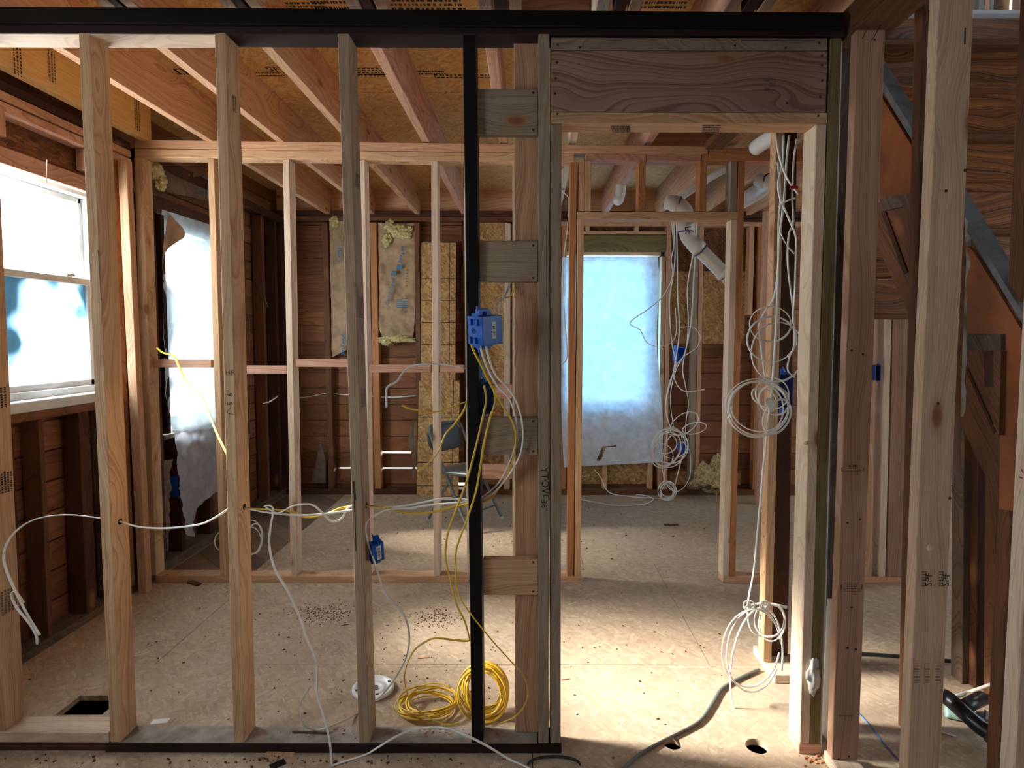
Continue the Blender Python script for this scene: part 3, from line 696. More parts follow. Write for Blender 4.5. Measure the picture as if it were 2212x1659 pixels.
# short header across joists near the photo's middle and behind the inner plates
board('blocking_board', 'short block between joists above the topmost flat block', 'block', (-.125, 2.35, JB + .13), (.225, 2.35, JB + .13), .19, .038, 'fir_pink', (0, 0, 1))
board('blocking_board', 'deep block between joists behind the middle of the second wall', 'block', (-.125, 4.1, JB + .06), (.225, 4.1, JB + .06), .12, .038, 'fir_pink', (0, 0, 1))
board('blocking_board', 'header between the joists over the inner doorway', 'block', (.73, YP + .35, JB + .13), (1.175, YP + .35, JB + .13), .19, .038, 'fir_pink', (0, 0, 1))
# laminated beam on the left wall
LV = board('ceiling_beam', 'yellow laminated beam with printed stamps along the left wall', 'beam', (-2.225, -.5, JB + .118), (-2.225, YP + .02, JB + .118), .05, .232, 'lvl')
# left wall plates
for z, m, lb in ((2.578, 'old_dark', 'old dark board under the laminated beam'), (2.532, 'fir', 'upper new plate on the left wall above the windows'), (2.484, 'fir_pink', 'lower new plate on the left wall above the windows')):
    board('top_plate', lb, 'plate', (XL - .042, -.6, z), (XL - .042, 3.54, z), .088, .040, m)
board('header_board', 'pink header board over the frosted window', 'header', (XL - .02, .9, 2.275), (XL - .02, 3.32, 2.272), .038, .075, 'fir_pink')
for y, lb in ((2.68, 'short stamped stud above the frosted window'), (3.23, 'short stud above the corner of the frosted window')):
    board('cripple_stud', lb, 'stud', (XL - .035, y, 2.353), (XL - .035, y, 2.463), .075, .045, 'fir_pink', (1, 0, 0))
b_ = board('sheathing_panel', 'dark strand board strip over the frosted window header', 'panel', (XLS + .008, 1.2, 2.41), (XLS + .008, 3.3, 2.41), .012, .12, 'osb_dark')
stud('reddish stud at the inside end of the frosted window wall', 252, 320, 297, 1250, 3.40, .0, 2.463, .05, .05, 'fir')
board('wall_stud', 'slim stud beside the frosted window jamb', 'stud', (XL - .045, 3.415, 0), (XL - .045, 3.415, 2.463), .088, .045, 'fir_orange')
board('wall_stud', 'old stud in the dark gap behind the leftmost second-wall stud', 'stud', (XL - .045, 3.51, 0), (XL - .045, 3.51, 2.463), .088, .045, 'old_dark')
# below the frosted window
board('window_sill_plate', 'brown flat sill board under the frosted window', 'plate', (XL - .045, 2.0, 1.113), (XL - .045, 3.46, 1.113), .088, .040, 'old_brown')
for y, m, wv, lb in ((2.64, 'old_dark', .05, 'dark cripple stud below the frosted window, far left'), (2.82, 'old_brown', .03, 'thin torn cripple stud below the frosted window'), (3.09, 'old_dark', .07, 'dark wide cripple stud below the frosted window'), (3.29, 'old_grey', .06, 'old grey stud under the corner of the frosted window')):
    board('cripple_stud', lb, 'stud', (XL - .045, y, .042), (XL - .045, y, 1.092), .088, wv, m)
board('bottom_plate', 'dusty old bottom plate of the left wall in the front room', 'plate', (XL - .045, -.5, .02), (XL - .045, 3.50, .02), .11, .040, 'old_grey')
board('bottom_plate', 'dusty old bottom plate of the left wall in the back room', 'plate', (XL - .045, 3.67, .03), (XL - .045, YF, .03), .11, .060, 'old_grey')
board('top_plate', 'old dark plate over the film-covered window', 'plate', (XL - .045, 3.67, 2.57), (XL - .045, YFS, 2.57), .088, .07, 'old_dark')
board('header_board', 'old header above the film-covered window', 'header', (XL - .045, 3.67, 2.30), (XL - .045, 4.8, 2.30), .088, .10, 'old_dark')
for y, m, lb in ((3.73, 'old_dark', 'dark stud at the near side of the film-covered window'), (4.68, 'old_dark', 'dark stud at the far side of the film-covered window'), (4.90, 'old_brown', 'left wall stud with a bent strip hanging from it'), (5.26, 'old_brown', 'left wall stud nearest the far corner but one'), (5.52, 'old_dark', 'left wall stud in the far corner')):
    board('wall_stud', lb, 'stud', (XL - .045, y, .062), (XL - .045, y, 2.24 if y < 4.75 else 2.53), .088, .045, m)
for y, lb in ((3.94, 'cripple stud behind the hanging film tail'), (4.3, 'cripple stud beside the hanging film tail')):
    board('cripple_stud', lb, 'stud', (XL - .045, y, .062), (XL - .045, y, .83), .088, .045, 'old_dark')
board('window_sill_plate', 'broken sill board under the film-covered window', 'plate', (XL - .045, 3.76, .845), (XL - .045, 4.66, .845), .088, .030, 'old_grey')

# ------------------------------------------------------------------ far wall
def fx(px): return atY(px, 800, YF).x
def fz(py): return atY(CX, py, YF).z
board('top_plate', 'rough old upper plate along the far wall', 'plate', (XL - .05, YF + .04, fz(462)), (4.6, YF + .04, fz(462)), .05, .10, 'old_dark', (0, 0, 1))
board('top_plate', 'brown lower plate along the far wall', 'plate', (XL - .05, YF + .045, fz(473)), (.22, YF + .045, fz(473)), .040, .088, 'old_brown', (0, 0, 1))
board('top_plate', 'new lower plate along the far wall over the wrapped window', 'plate', (.26, YF + .045, fz(483)), (4.6, YF + .045, fz(483)), .040, .088, 'fir', (0, 0, 1))
board('rim_board', 'reddish rim board above the far wall plates', 'beam', (XL - .05, YF + .074, fz(430)), (4.6, YF + .074, fz(430)), .20, .038, 'fir', (0, 0, 1))
board('bottom_plate', 'old dark bottom plate of the far wall, left part', 'plate', (XL - .05, YF + .04, .025), (-.95, YF + .04, .025), .050, .11, 'old_dark', (0, 0, 1))
board('bottom_plate', 'bottom plate of the far wall under the wrapped window', 'plate', (-.9, YF + .04, .025), (2.9, YF + .04, .025), .050, .11, 'old_brown', (0, 0, 1))
zft = fz(481)
for (xa_, xb_, m, w_, lb) in ((700, 704, 'old_brown', .055, 'old stud left of the first insulation batt'), (803, 806, 'fir_orange', .06, 'orange stud between the two insulation batts'), (898, 899, 'old_brown', .045, 'old stud right of the printed insulation batt'),
        (1000, 1002, 'old_dark', .04, 'dark far stud beside the leaning strand boards'), (1090, 1088, 'pine_pale', .055, 'pale far stud right of the strand board, one dark knot')):
    a = fx(xa_); board('wall_stud', lb, 'stud', (fx(xb_) + w_ / 2, YF + .047, .051), (a + w_ / 2, YF + .047, zft), w_, .088, m)
board('wall_stud', 'old corner post of the far wall', 'stud', (fx(606), YF + .047, .051), (fx(606), YF + .047, zft), .07, .088, 'old_dark')
zf2 = fz(488)
for (xl, w_, m, z0, z1, lb) in ((1436, .042, 'fir', .051, zf2, 'king stud right of the wrapped window'), (1425, .042, 'fir', .051, fz(553), 'jack stud right of the wrapped window'), (1404, .040, 'fir', .051, .84, 'cripple under the right edge of the wrapped window'),
        (1493, .05, 'weathered', .051, zf2, 'grey stud right of the hanging white coil'), (1506, .04, 'fir', .051, zf2, 'pinkish stud doubled beside the grey one'), (1304, .045, 'pine', .051, .84, 'pale cripple under the wrapped window'),
        (1214, .04, 'fir_orange', .051, zf2, 'orange stud left of the wrapped window'), (1612, .045, 'fir', fz(680), zf2, 'short hanging stud right of the inner doorway'), (1632, .045, 'fir_orange', .051, zf2, 'orange stud in the dark right of the inner doorway')):
    board('wall_stud', lb, 'stud', (fx(xl) + w_ / 2, YF + .047, z0), (fx(xl) + w_ / 2, YF + .047, z1), w_, .088, m)
stud('wide pale stud with nail holes behind the cable coils', 1644, 700, 1634, 1050, YF - .35, .0, 2.58, .105, .04, 'fir_pink')
for x, lb in ((1263, 'left short cripple above the treated window header'), (1368, 'right short cripple above the treated window header')):
    board('cripple_stud', lb, 'stud', (fx(x) + .018, YF + .047, fz(499)), (fx(x) + .018, YF + .047, zf2), .036, .088, 'pine')
board('header_board', 'thin flat board above the treated window header', 'header', (fx(1222), YF + .047, fz(502)), (fx(1435), YF + .047, fz(502)), .030, .088, 'pine', (0, 0, 1))
board('header_board', 'greenish treated header above the wrapped window', 'header', (fx(1222), YF + .047, fz(525)), (fx(1435), YF + .047, fz(525)), .150, .088, 'treated', (0, 0, 1))
board('header_board', 'thin flat board below the treated window header', 'header', (fx(1222), YF + .047, fz(547.5)), (fx(1424), YF + .047, fz(547.5)), .036, .088, 'fir', (0, 0, 1))
def panel(lb, x0_, y0_, x1_, y1_, mat, Y=YFS - .012, th=.011, name='sheathing_panel'):
    a = atY(x0_, y0_, Y); b = atY(x1_, y1_, Y); bm = bmesh.new()
    c = Vector(((a.x + b.x) / 2, Y + th / 2, (a.z + b.z) / 2)); bm_box(bm, (0, 0, 0), (abs(b.x - a.x), abs(b.z - a.z), th), .001)
    o = link(name, to_mesh(bm), mat, None, Matrix.Translation(c) @ Matrix.Rotation(math.pi / 2, 4, 'X')); return tag(o, lb, 'panel')
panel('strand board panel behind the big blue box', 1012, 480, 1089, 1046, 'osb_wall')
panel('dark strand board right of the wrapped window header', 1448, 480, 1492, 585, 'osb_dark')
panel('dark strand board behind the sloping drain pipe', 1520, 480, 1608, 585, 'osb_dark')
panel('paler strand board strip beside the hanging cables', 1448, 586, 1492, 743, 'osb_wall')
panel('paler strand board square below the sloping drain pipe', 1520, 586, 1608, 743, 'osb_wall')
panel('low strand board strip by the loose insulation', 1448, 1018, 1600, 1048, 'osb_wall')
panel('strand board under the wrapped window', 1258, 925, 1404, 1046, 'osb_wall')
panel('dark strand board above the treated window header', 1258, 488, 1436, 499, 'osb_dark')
# leaning strand boards
def leaner(lb, x0_, x1_, yt, yb, Yt, Yb, lines=True):
    A_ = atY(x0_, yt, Yt); B_ = atY(x1_, yt, Yt); C_ = atY(x0_, yb, Yb); C_.z = max(C_.z, .004); w_ = B_.x - A_.x
    L = (Vector((A_.x, Yt, A_.z)) - Vector((A_.x, Yb, C_.z))).length
    bm = bmesh.new(); bm_box(bm, (0, 0, 0), (w_, L, .012), .001)
    up = Vector((0, Yt - Yb, A_.z - C_.z)).normalized(); x = Vector((1, 0, 0)); z = x.cross(up)
    m = Matrix((x, up, z)).transposed().to_4x4(); m.translation = Vector(((A_.x + B_.x) / 2, (Yt + Yb) / 2, (A_.z + C_.z) / 2))
    o = tag(link('strand_board', to_mesh(bm), 'osb_wall', None, m), lb, 'panel')
    if lines:
        bm = bmesh.new(); k = 0; z_ = L / 2 - .33
        while z_ > -L / 2: bm_box(bm, (0, z_, .0063), (w_, .006, .0008)); z_ -= .203
        bm_box(bm, (w_ / 2 - .055, 0, .0063), (.005, L, .0008))
        link('printed_line', to_mesh(bm), 'ink', o, WM(o))
    return o
leaner('tall strand board with black grid lines leaning on the far wall', 911, 985, 524, 1066, YF - .03, YF - .22)
leaner('shorter strand board leaning in front of the gridded one', 905, 993, 822, 1072, YF - .19, YF - .34)

board('wood_strip', 'bent pale strip hanging from a left wall stud of the back room', 'strip', atX(553, 602, XL + .02), atX(577, 664, XL + .05), .03, .006, 'old_grey')
# ------------------------------------------------------------------ windows
def bars(specs, mat, name, parent, bev=.003, label=None):
    bm = bmesh.new()
    for c, s in specs: bm_box(bm, c, s, bev)
    o = link(name, to_mesh(bm), mat, parent)
    if label: o['label'] = label
    return o
def sash_window(idx, win, label, up, lo, inner=0.0):
    y0, y1, z0, z1 = win; x = XLS - .035; yc = (y0 + y1) / 2; zc = (z0 + z1) / 2; zm = z0 + (z1 - z0) * .555
    fr = bars([((x, y0 + .022, zc), (.10, .044, z1 - z0)), ((x, y1 - .022, zc), (.10, .044, z1 - z0)), ((x, yc, z1 - .022), (.10, y1 - y0 - .09, .044)), ((x, yc, z0 + .03), (.11, y1 - y0 - .09, .06))], 'white_paint', 'window_%d' % idx, None)
    struct(fr, label, 'window')
    bars([((x + .018, y0 + .062, (z0 + zm) / 2 + .03), (.03, .032, zm - z0 - .05)), ((x + .018, y1 - .062, (z0 + zm) / 2 + .03), (.03, .032, zm - z0 - .05)), ((x + .018, yc, zm), (.036, y1 - y0 - .10, .036)), ((x + .018, yc, z0 + .075), (.03, y1 - y0 - .10, .034))], 'white_paint', 'lower_sash', fr)
    bars([((x - .018, y0 + .058, (z1 + zm) / 2), (.03, .026, z1 - zm - .05)), ((x - .018, y1 - .058, (z1 + zm) / 2), (.03, .026, z1 - zm - .05)), ((x - .018, yc, z1 - .058), (.03, y1 - y0 - .10, .03))], 'white_paint', 'upper_sash', fr)
    bars([((x + .018, yc, (z0 + zm) / 2 + .03), (.004, y1 - y0 - .15, zm - z0 - .08))], lo, 'lower_pane', fr, 0)
    bars([((x - .018, yc, (z1 + zm) / 2), (.004, y1 - y0 - .13, z1 - zm - .06))], up, 'upper_pane', fr, 0)
    for yy in (y0 + (y1 - y0) * .42, y1 - .19): bars([((x + .02, yy, zm + .026), (.03, .06, .012)), ((x + .03, yy + .008, zm + .034), (.012, .03, .008))], 'white_paint', 'sash_lock', fr, .002)
    return fr
W1_ = sash_window(1, WIN1, 'white double-hung window with frosted panes in the left wall', 'frost_upper', 'frost_lower')
bars([((XLS + .03, 2.76, WIN1[2]), (.14, 1.24, .05))], 'white_paint', 'window_stool', W1_, .004, 'white stool board, chipped')
bars([((XLS + .02, 2.81, WIN1[3] - .008), (.04, 1.10, .024))], 'white_paint', 'head_casing', W1_, .003)
wire('', [(101, 345, 2.72), (101, 395, 2.72)], 'cable_white', .003, 'blind_cord', parent=W1_)
sash_window(2, WIN2, 'old window behind plastic film in the left wall of the back room', 'clear_glass', 'clear_glass')
sash_window(4, WIN4, 'window in the left wall beside the photographer', 'frost_back', 'frost_back')
y = YFS + .035; xc = (WIN3[0] + WIN3[1]) / 2; zc = (WIN3[2] + WIN3[3]) / 2
w3 = bars([((WIN3[0] + .02, y, zc), (.04, .09, 1.34)), ((WIN3[1] - .02, y, zc), (.04, .09, 1.34)), ((xc, y, WIN3[3] - .02), (.69, .09, .04)), ((xc, y, WIN3[2] + .02), (.69, .09, .04))], 'white_paint', 'window_3', None)
struct(w3, 'window behind white house wrap in the far wall', 'window')
bars([((xc, y, 1.485), (.69, .04, .04))], 'white_paint', 'meeting_rail', w3)
bars([((xc, y, zc), (.69, .004, 1.26))], 'blue_glass', 'pane', w3, 0)
for i, b in enumerate(BW):
    o = bars([(((b[0] + b[1]) / 2, -2.6, 1.5), (b[1] - b[0], .004, 1.2)), ], 'frost_dim', 'window_%d' % (5 + i), None, 0); struct(o, 'frosted window behind the photographer', 'window')
for i, b in enumerate(FILL_RW):
    o = bars([((4.70, (b[0] + b[1]) / 2, 1.45), (.004, b[1] - b[0], 1.3)), ], 'frost_back', 'window_%d' % (7 + i), None, 0); struct(o, 'unseen frosted window added in the right outer wall for fill light', 'window')
o = bars([((2.74, 1.8, 3.9), (.004, 1.2, 1.2))], 'frost_dim', 'window_10', None, 0); struct(o, 'unseen frosted window added high in the stairwell to brighten the stairs', 'window')  # added pane, out of view, lets extra daylight onto the stairs
# dark brown jamb of the film covered window
board('window_jamb', 'dark brown painted jamb beside the plastic film', 'jamb', (XL - .03, 3.79, .87), (XL - .03, 3.79, 2.24), .10, .035, 'stained_dark')
board('window_jamb', 'dark brown head jamb above the plastic film', 'jamb', (XL - .03, 3.81, 2.235), (XL - .03, 4.65, 2.235), .10, .030, 'stained_dark', (0, 0, 1))

def sheet(name, rows, nx, ny, amp, freq, nrm, mat, parent=None, label=None, cat=None, holes=(), smooth=True, ragged=0):
    """crumpled film: rows of (left point, right point) in world space, interpolated"""
    bm = bmesh.new(); L = spline([r[0] for r in rows], 8) if len(rows) > 2 else [Vector(r[0]) for r in rows]; R = spline([r[1] for r in rows], 8) if len(rows) > 2 else [Vector(r[1]) for r in rows]
    def at(S_, t):
        f = t * (len(S_) - 1); i = min(int(f), len(S_) - 2); return S_[i].lerp(S_[i + 1], f - i)
    n = Vector(nrm); g = []
    for j in range(ny + 1):
        a = at(L, j / ny); b = at(R, j / ny); row = []
        for i in range(nx + 1):
            p = a.lerp(b, i / nx)
            if ragged: p += Vector((0, 0, 1)) * 0
            q = p * freq
            dsp = abs(mnoise.noise(q)) * 1.4 + abs(mnoise.noise(q * 2.3)) * .7 + mnoise.noise(q * 5.1) * .2
            row.append(bm.verts.new(p + n * (dsp * amp)))
        g.append(row)
    for j in range(ny):
        for i in range(nx):
            c = (g[j][i].co + g[j + 1][i + 1].co) / 2
            if any(h(c) for h in holes): continue
            bm.faces.new((g[j][i], g[j][i + 1], g[j + 1][i + 1], g[j + 1][i]))
    o = link(name, to_mesh(bm, name, smooth), mat, parent)
    if parent is None: tag(o, label, cat)
    return o
def rx(rows, X): return [(atX(a[0], a[1], X), atX(b[0], b[1], X)) for a, b in rows]
def ry(rows, Y): return [(atY(a[0], a[1], Y), atY(b[0], b[1], Y)) for a, b in rows]
film = sheet('plastic_sheet', rx([((347, 452), (474, 492)), ((349, 560), (476, 570)), ((352, 700), (478, 700)), ((356, 850), (478, 830)), ((372, 935), (478, 925))], XL + .012), 46, 80, .010, 7, (1, 0, 0), 'poly_film', None, 'clear plastic film over the tall left window, folded at its top corner', 'plastic sheet')
sheet('hanging_tail', rx([((372, 932), (478, 922)), ((379, 1000), (478, 990)), ((386, 1060), (474, 1050)), ((392, 1110), (424, 1098)), ((399, 1155), (415, 1160))], XL + .018), 30, 44, .022, 8, (1, 0, 0), 'poly_tail', film)
sheet('folded_corner', rx([((363, 462), (366, 463)), ((352, 500), (398, 507)), ((350, 560), (356, 545)), ((352, 610), (353, 610))], XL + .03), 12, 20, .012, 6, (1, 0, 0), 'kraft', film)
def tear(c):
    px = 1143 + c.x * F / c.y; py = 730 + (CH - c.z) * F / c.y
    d = abs((px - 1300) * .9 + (py - 982) * .35); return (abs(py - 982) < 16 and abs(px - (1301 - (py - 982) * .45)) < 4.5) or (abs(py - 966 + (px - 1312) * .08) < 1.6 and 1308 < px < 1334)
wrap = sheet('house_wrap', ry([((1214, 556), (1421, 555)), ((1212, 620), (1424, 620)), ((1211, 720), (1418, 730)), ((1212, 850), (1427, 850)), ((1214, 930), (1432, 925)), ((1218, 1009), (1429, 998))], YF - .012), 80, 150, .013, 6.5, (0, -1, 0), 'house_wrap', None, 'white house wrap stapled over the far window, torn near its lower edge', 'house wrap', holes=[tear])
# sheet and white dado seen under the stairs, blue light put into their colour
pnl = panel('white dado board under wrap, both coloured as blue-lit, seen below the stairs', 2040, 978, 2130, 1048, 'blue_lit_white', YFS - .03, .02, 'dado_board')
sheet('house_wrap', ry([((2040, 880), (2130, 880)), ((2040, 975), (2130, 975))], YFS - .03), 20, 20, .012, 8, (0, -1, 0), 'blue_lit_white', None, 'crumpled wrap with blue light in its colour above the white dado under the stairs', 'house wrap')
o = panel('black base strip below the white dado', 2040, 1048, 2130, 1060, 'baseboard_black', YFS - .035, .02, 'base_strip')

# ------------------------------------------------------------------ insulation
def fluff(name, c, s, mat='fiberglass', parent=None, label=None, cat='insulation', seed=0, sub=4, rough=.5):
    bm = bmesh.new(); bmesh.ops.create_icosphere(bm, subdivisions=sub, radius=1.0)
    for v in bm.verts:
        p = v.co * 1.6 + Vector((seed * 3.1, seed, 0)); k = 1 + rough * mnoise.noise(p) + rough * .6 * mnoise.noise(p * 2.7) + rough * .35 * mnoise.noise(p * 6.5)
        v.co = Vector((v.co.x * s[0] * k, v.co.y * s[1] * k, v.co.z * s[2] * k)) + Vector(c)
    o = link(name, to_mesh(bm, name, True), mat, parent)
    if parent is None: tag(o, label, cat)
    return o
YI = YF + .03
def batt(lb, rows, seed): return sheet('insulation_batt', ry(rows, YI), 24, 60, .020, 9, (0, -1, 0), 'kraft', None, lb, 'insulation')
b1 = batt('paper-faced insulation batt mostly hidden by the weathered near stud', [((712, 472), (798, 472)), ((714, 560), (798, 560)), ((716, 650), (798, 660)), ((716, 720), (798, 720)), ((718, 772), (760, 750))], 1)
b2 = batt('printed paper-faced insulation batt, torn open at the top', [((817, 482), (897, 482)), ((818, 560), (897, 560)), ((820, 640), (897, 640)), ((818, 700), (896, 690)), ((826, 728), (893, 728))], 2)
for b_, lst in ((b2, [((858, 500), (.085, .035, .055)), ((842, 488), (.05, .03, .05)), ((872, 507), (.07, .03, .04)), ((836, 520), (.04, .03, .06)), ((885, 495), (.03, .025, .03)), ((858, 733), (.17, .045, .030)), ((836, 738), (.06, .05, .035))]), (b1, [((722, 480), (.035, .03, .05)), ((792, 500), (.03, .03, .09))])):
    for i, (pp, s) in enumerate(lst): fluff('fiberglass', atY(pp[0], pp[1], YI - .02), s, parent=b_, seed=i + 3)
yt_ = YI - .045
# printed words run up / down the paper facing
def vtext(s, px, py, size, mat, parent, up=True, Y=yt_, tilt=0, name='printed_word', X=None):
    t = math.radians(tilt); r = Vector((math.sin(t), 0, math.cos(t))) if up else Vector((-math.sin(t), 0, -math.cos(t)))
    u = Vector((-math.cos(t), 0, math.sin(t))) if up else Vector((math.cos(t), 0, -math.sin(t)))
    return text(s, atY(px, py, Y), r, u, size, mat, parent, name, bold=.0006)
vtext('CertainTeed', 843, 630, .050, 'ink_blue', b2, True, tilt=15)
vtext('ainTeed', 868, 549, .050, 'ink_blue', b2, False, tilt=11)
def square_mark(px, py, parent, tilt=14):
    p = atY(px, py, yt_); bm = bmesh.new(); bm_box(bm, (0, 0, 0), (.044, .0015, .044), 0, Matrix.Rotation(math.radians(tilt), 3, 'Y'))
    o = link('logo_square', to_mesh(bm), 'ink_blue', parent, Matrix.Translation(p)); text('C', p + Vector((0, -.002, 0)), (math.sin(.2), 0, 1), (-1, 0, .2), .035, 'kraft', o, 'logo_letter')
square_mark(851, 590, b2); square_mark(863, 577, b2)
vtext('R-13  3 1/2', 878, 656, .036, 'ink_soft', b2, True, tilt=3); vtext('R-13 15 x 93 in', 879, 600, .026, 'ink_soft', b2, True, tilt=3)
vtext('Certai', 732, 548, .06, 'ink_blue', b1, True, tilt=3); vtext('ainTeed', 741, 745, .06, 'ink_blue', b1, True, tilt=6)
bm = bmesh.new()
for i in range(5): bm_box(bm, tuple(atY(868, 648 + i * 4, yt_)), (.10, .001, .007))
link('printed_bar', to_mesh(bm), 'ink_blue', b2)
# paper and fluff in the left wall over the film window
t_ = sheet('insulation_batt', rx([((322, 352), (452, 384)), ((322, 385), (452, 408)), ((330, 408), (452, 436))], XL - .02), 26, 14, .03, 9, (1, 0, 0), 'kraft_dark', None, 'crumpled paper insulation over the film-covered window with blue print', 'insulation')
fluff('fiberglass', atX(333, 370, XL), (.04, .09, .05), parent=t_, seed=11); fluff('fiberglass', atX(345, 395, XL), (.03, .05, .05), parent=t_, seed=12)
text('Certa', atX(425, 414, XL + .03), (0, 1, .0), (0, 0, 1), .08, 'ink_blue', t_, 'printed_word').rotation_euler = (0, 0, 0)
sheet('insulation_batt', rx([((350, 995), (366, 992)), ((348, 1060), (364, 1080)), ((346, 1130), (364, 1130)), ((348, 1200), (362, 1190))], XL - .02), 10, 40, .03, 9, (1, 0, 0), 'kraft_dark', None, 'narrow paper insulation strip behind the leftmost second-wall stud', 'insulation')
g_ = fluff('insulation_pile', atY(1535, 1035, YF - .12) * 1.0, (.15, .09, .12), label='heap of loose yellow insulation at the foot of the far wall', seed=5)
g_.location.z += 0
for i, (px, py, s) in enumerate(((1548, 1003, (.05, .05, .08)), (1520, 1020, (.07, .06, .07)), (1530, 1046, (.09, .07, .05)))): fluff('torn_piece', atY(px, py, YF - .14), s, 'kraft_dark' if i == 2 else 'fiberglass', g_, seed=20 + i)
sheet('felt_scrap', ry([((893, 905), (897, 905)), ((881, 950), (897, 950)), ((890, 985), (899, 985)), ((891, 1030), (896, 1030))], YF - .02), 8, 30, .03, 8, (0, -1, 0), 'rubber' if False else 'kraft_dark', None, 'dark torn felt hanging left of the gridded strand board', 'felt')
sheet('felt_scrap', ry([((692, 955), (696, 955)), ((683, 1000), (704, 1000)), ((672, 1043), (704, 1043))], YF - .02), 10, 20, .02, 8, (0, -1, 0), 'kraft_dark', None, 'triangular grey felt scrap standing at the far wall foot', 'felt')

# ------------------------------------------------------------------ staircase on the right
XS = 1.45
st = empty('staircase', (1.9, 2.6, 0), 'old wooden staircase seen from its open side, dark brown', 'staircase')
def SX(pts, X=XS): return [atX(p[0], p[1], X) for p in pts]
def side(pts, name, mat, X=XS, th=.03, label=None):
    o = link(name, poly_slab(SX(pts, X), (th, 0, 0)), mat, st)
    if label: o['label'] = label
    R = Matrix.Rotation(math.radians(-38), 4, 'X'); o.data.transform(R.inverted()); o.matrix_basis = R
    return o
side([(1868, 135), (1912, 205), (2182, 655), (2240, 745), (2240, 1210), (2172, 1120), (1968, 690), (1897, 535), (1862, 450)], 'stringer', 'old_brown', XS, .035)
side([(1868, 112), (1912, 182), (2182, 632), (2250, 742), (2250, 768), (2182, 656), (1912, 206), (1868, 136)], 'stringer_cap', 'grey_paint', XS - .018, .06, 'grey painted cap')
side([(1876, 170), (1912, 222), (1988, 345), (1988, 425), (1876, 440)], 'plywood_panel', 'ply_orange', XS - .012, .01, 'glossy orange panel, upper')
side([(2088, 530), (2104, 545), (2182, 672), (2240, 768), (2240, 1110), (2158, 1100), (2163, 722), (2088, 722)], 'plywood_panel', 'ply_orange', XS - .012, .01, 'glossy orange panel, lower')
side([(1900, 428), (1982, 415), (1982, 440), (1902, 456)], 'cleat', 'old_grey', XS - .026, .024)
side([(2088, 724), (2162, 722), (2162, 757), (2088, 757)], 'cleat', 'old_grey', XS - .026, .024)
side([(1903, 458), (1912, 456), (1960, 588), (1952, 592)], 'tread_end', 'old_dark', XS - .006, .005)
side([(1950, 440), (1982, 436), (1982, 660), (1968, 640)], 'riser_end', 'old_brown', XS - .02, .018)
side([(2126, 758), (2146, 758), (2146, 835), (2126, 835)], 'riser_end', 'old_dark', XS - .02, .018)
side([(2146, 758), (2162, 758), (2158, 940), (2146, 920)], 'riser_end', 'old_brown', XS - .03, .028)
side([(2086, 800), (2090, 796), (2150, 930), (2146, 936)], 'tread_end', 'old_dark', XS - .004, .003)
ys_ = [38, 108, 200, 308, 412, 508, 602, 690]
for i in range(len(ys_) - 1):
    Y_ = 2.78 + .035 * i; za = atY(2050, ys_[i], Y_).z; zb = atY(2050, ys_[i + 1], Y_).z
    board('riser', None, None, (1.50, Y_, (za + zb) / 2), (2.68, Y_, (za + zb) / 2), za - zb - .012, .024, 'stair_wood', (0, 0, 1), parent=st, bev=.004)
    board('tread', None, None, (1.50, Y_ - .012, zb + .014), (2.68, Y_ - .012, zb + .014), .026, .085, 'stair_wood' if i % 2 else 'old_brown', (0, 0, 1), parent=st, bev=.006)
bars([((2.1, 2.80, atY(2100, 38, 2.78).z + .016), (1.2, .08, .018))], 'white_paint', 'landing_ledge', st, .003, 'white painted ledge')
stud('old brown stud left of the tall pale stud, dotted with holes', 1995, 0, 1965, 1240, 2.18, .0, 3.6, .060, .05, 'old_brown')
stud('old brown post at the right edge behind the pencilled pale stud', 2214, 420, 2176, 1240, 1.78, .0, 3.6, .042, .05, 'old_brown')
stud('scarred old post under the stairs, its foot burnt', 2082, 960, 2078, 1460, 2.50, .0, 1.35, .052, .07, 'old_grey')
stud('blackened old post beside the scarred one under the stairs', 2112, 1100, 2108, 1455, 2.46, .0, 1.2, .09, .07, 'old_dark')
stud('brown post at the foot of the stairs by the black pipe', 2152, 1100, 2148, 1470, 2.38, .0, 1.1, .035, .06, 'old_brown')
sheet('plaster_scrap', [(atY(2083, 470, 2.0), atY(2108, 500, 2.0)), (atY(2086, 560, 2.0), atY(2112, 590, 2.0)), (atY(2083, 640, 2.0), atY(2103, 640, 2.0)), (atY(2078, 780, 2.0), atY(2090, 780, 2.0)), (atY(2074, 900, 2.0), atY(2084, 900, 2.0))], 8, 50, .02, 9, (-.5, -.8, 0), 'plaster', None, 'torn strip of wallboard hanging beside the tall pale stud', 'plaster')
# landing window and tarp above
o = bars([((2.20, 3.06, 3.37), (.03, .05, .76)), ((2.40, 3.06, 3.37), (.03, .05, .76)), ((2.30, 3.06, 3.0), (.23, .05, .03)), ((2.255, 3.06, 3.37), (.02, .04, .76))], 'white_paint', 'window_9', None); struct(o, 'white framed opening above the stairs', 'window')
bars([((2.30, 3.12, 3.37), (.2, .004, .74))], 'kraft_dark', 'screen', o, 0)
sheet('blue_tarp', [(atY(1962, -60, 3.0), atY(2000, -60, 3.0)), (atY(1966, -10, 3.0), atY(2000, -10, 3.0)), (atY(1966, 31, 3.0), atY(2000, 33, 3.0))], 10, 20, .02, 12, (0, -1, 0), 'tarp', None, 'blue tarpaulin hanging at the top of the stairs', 'tarp')

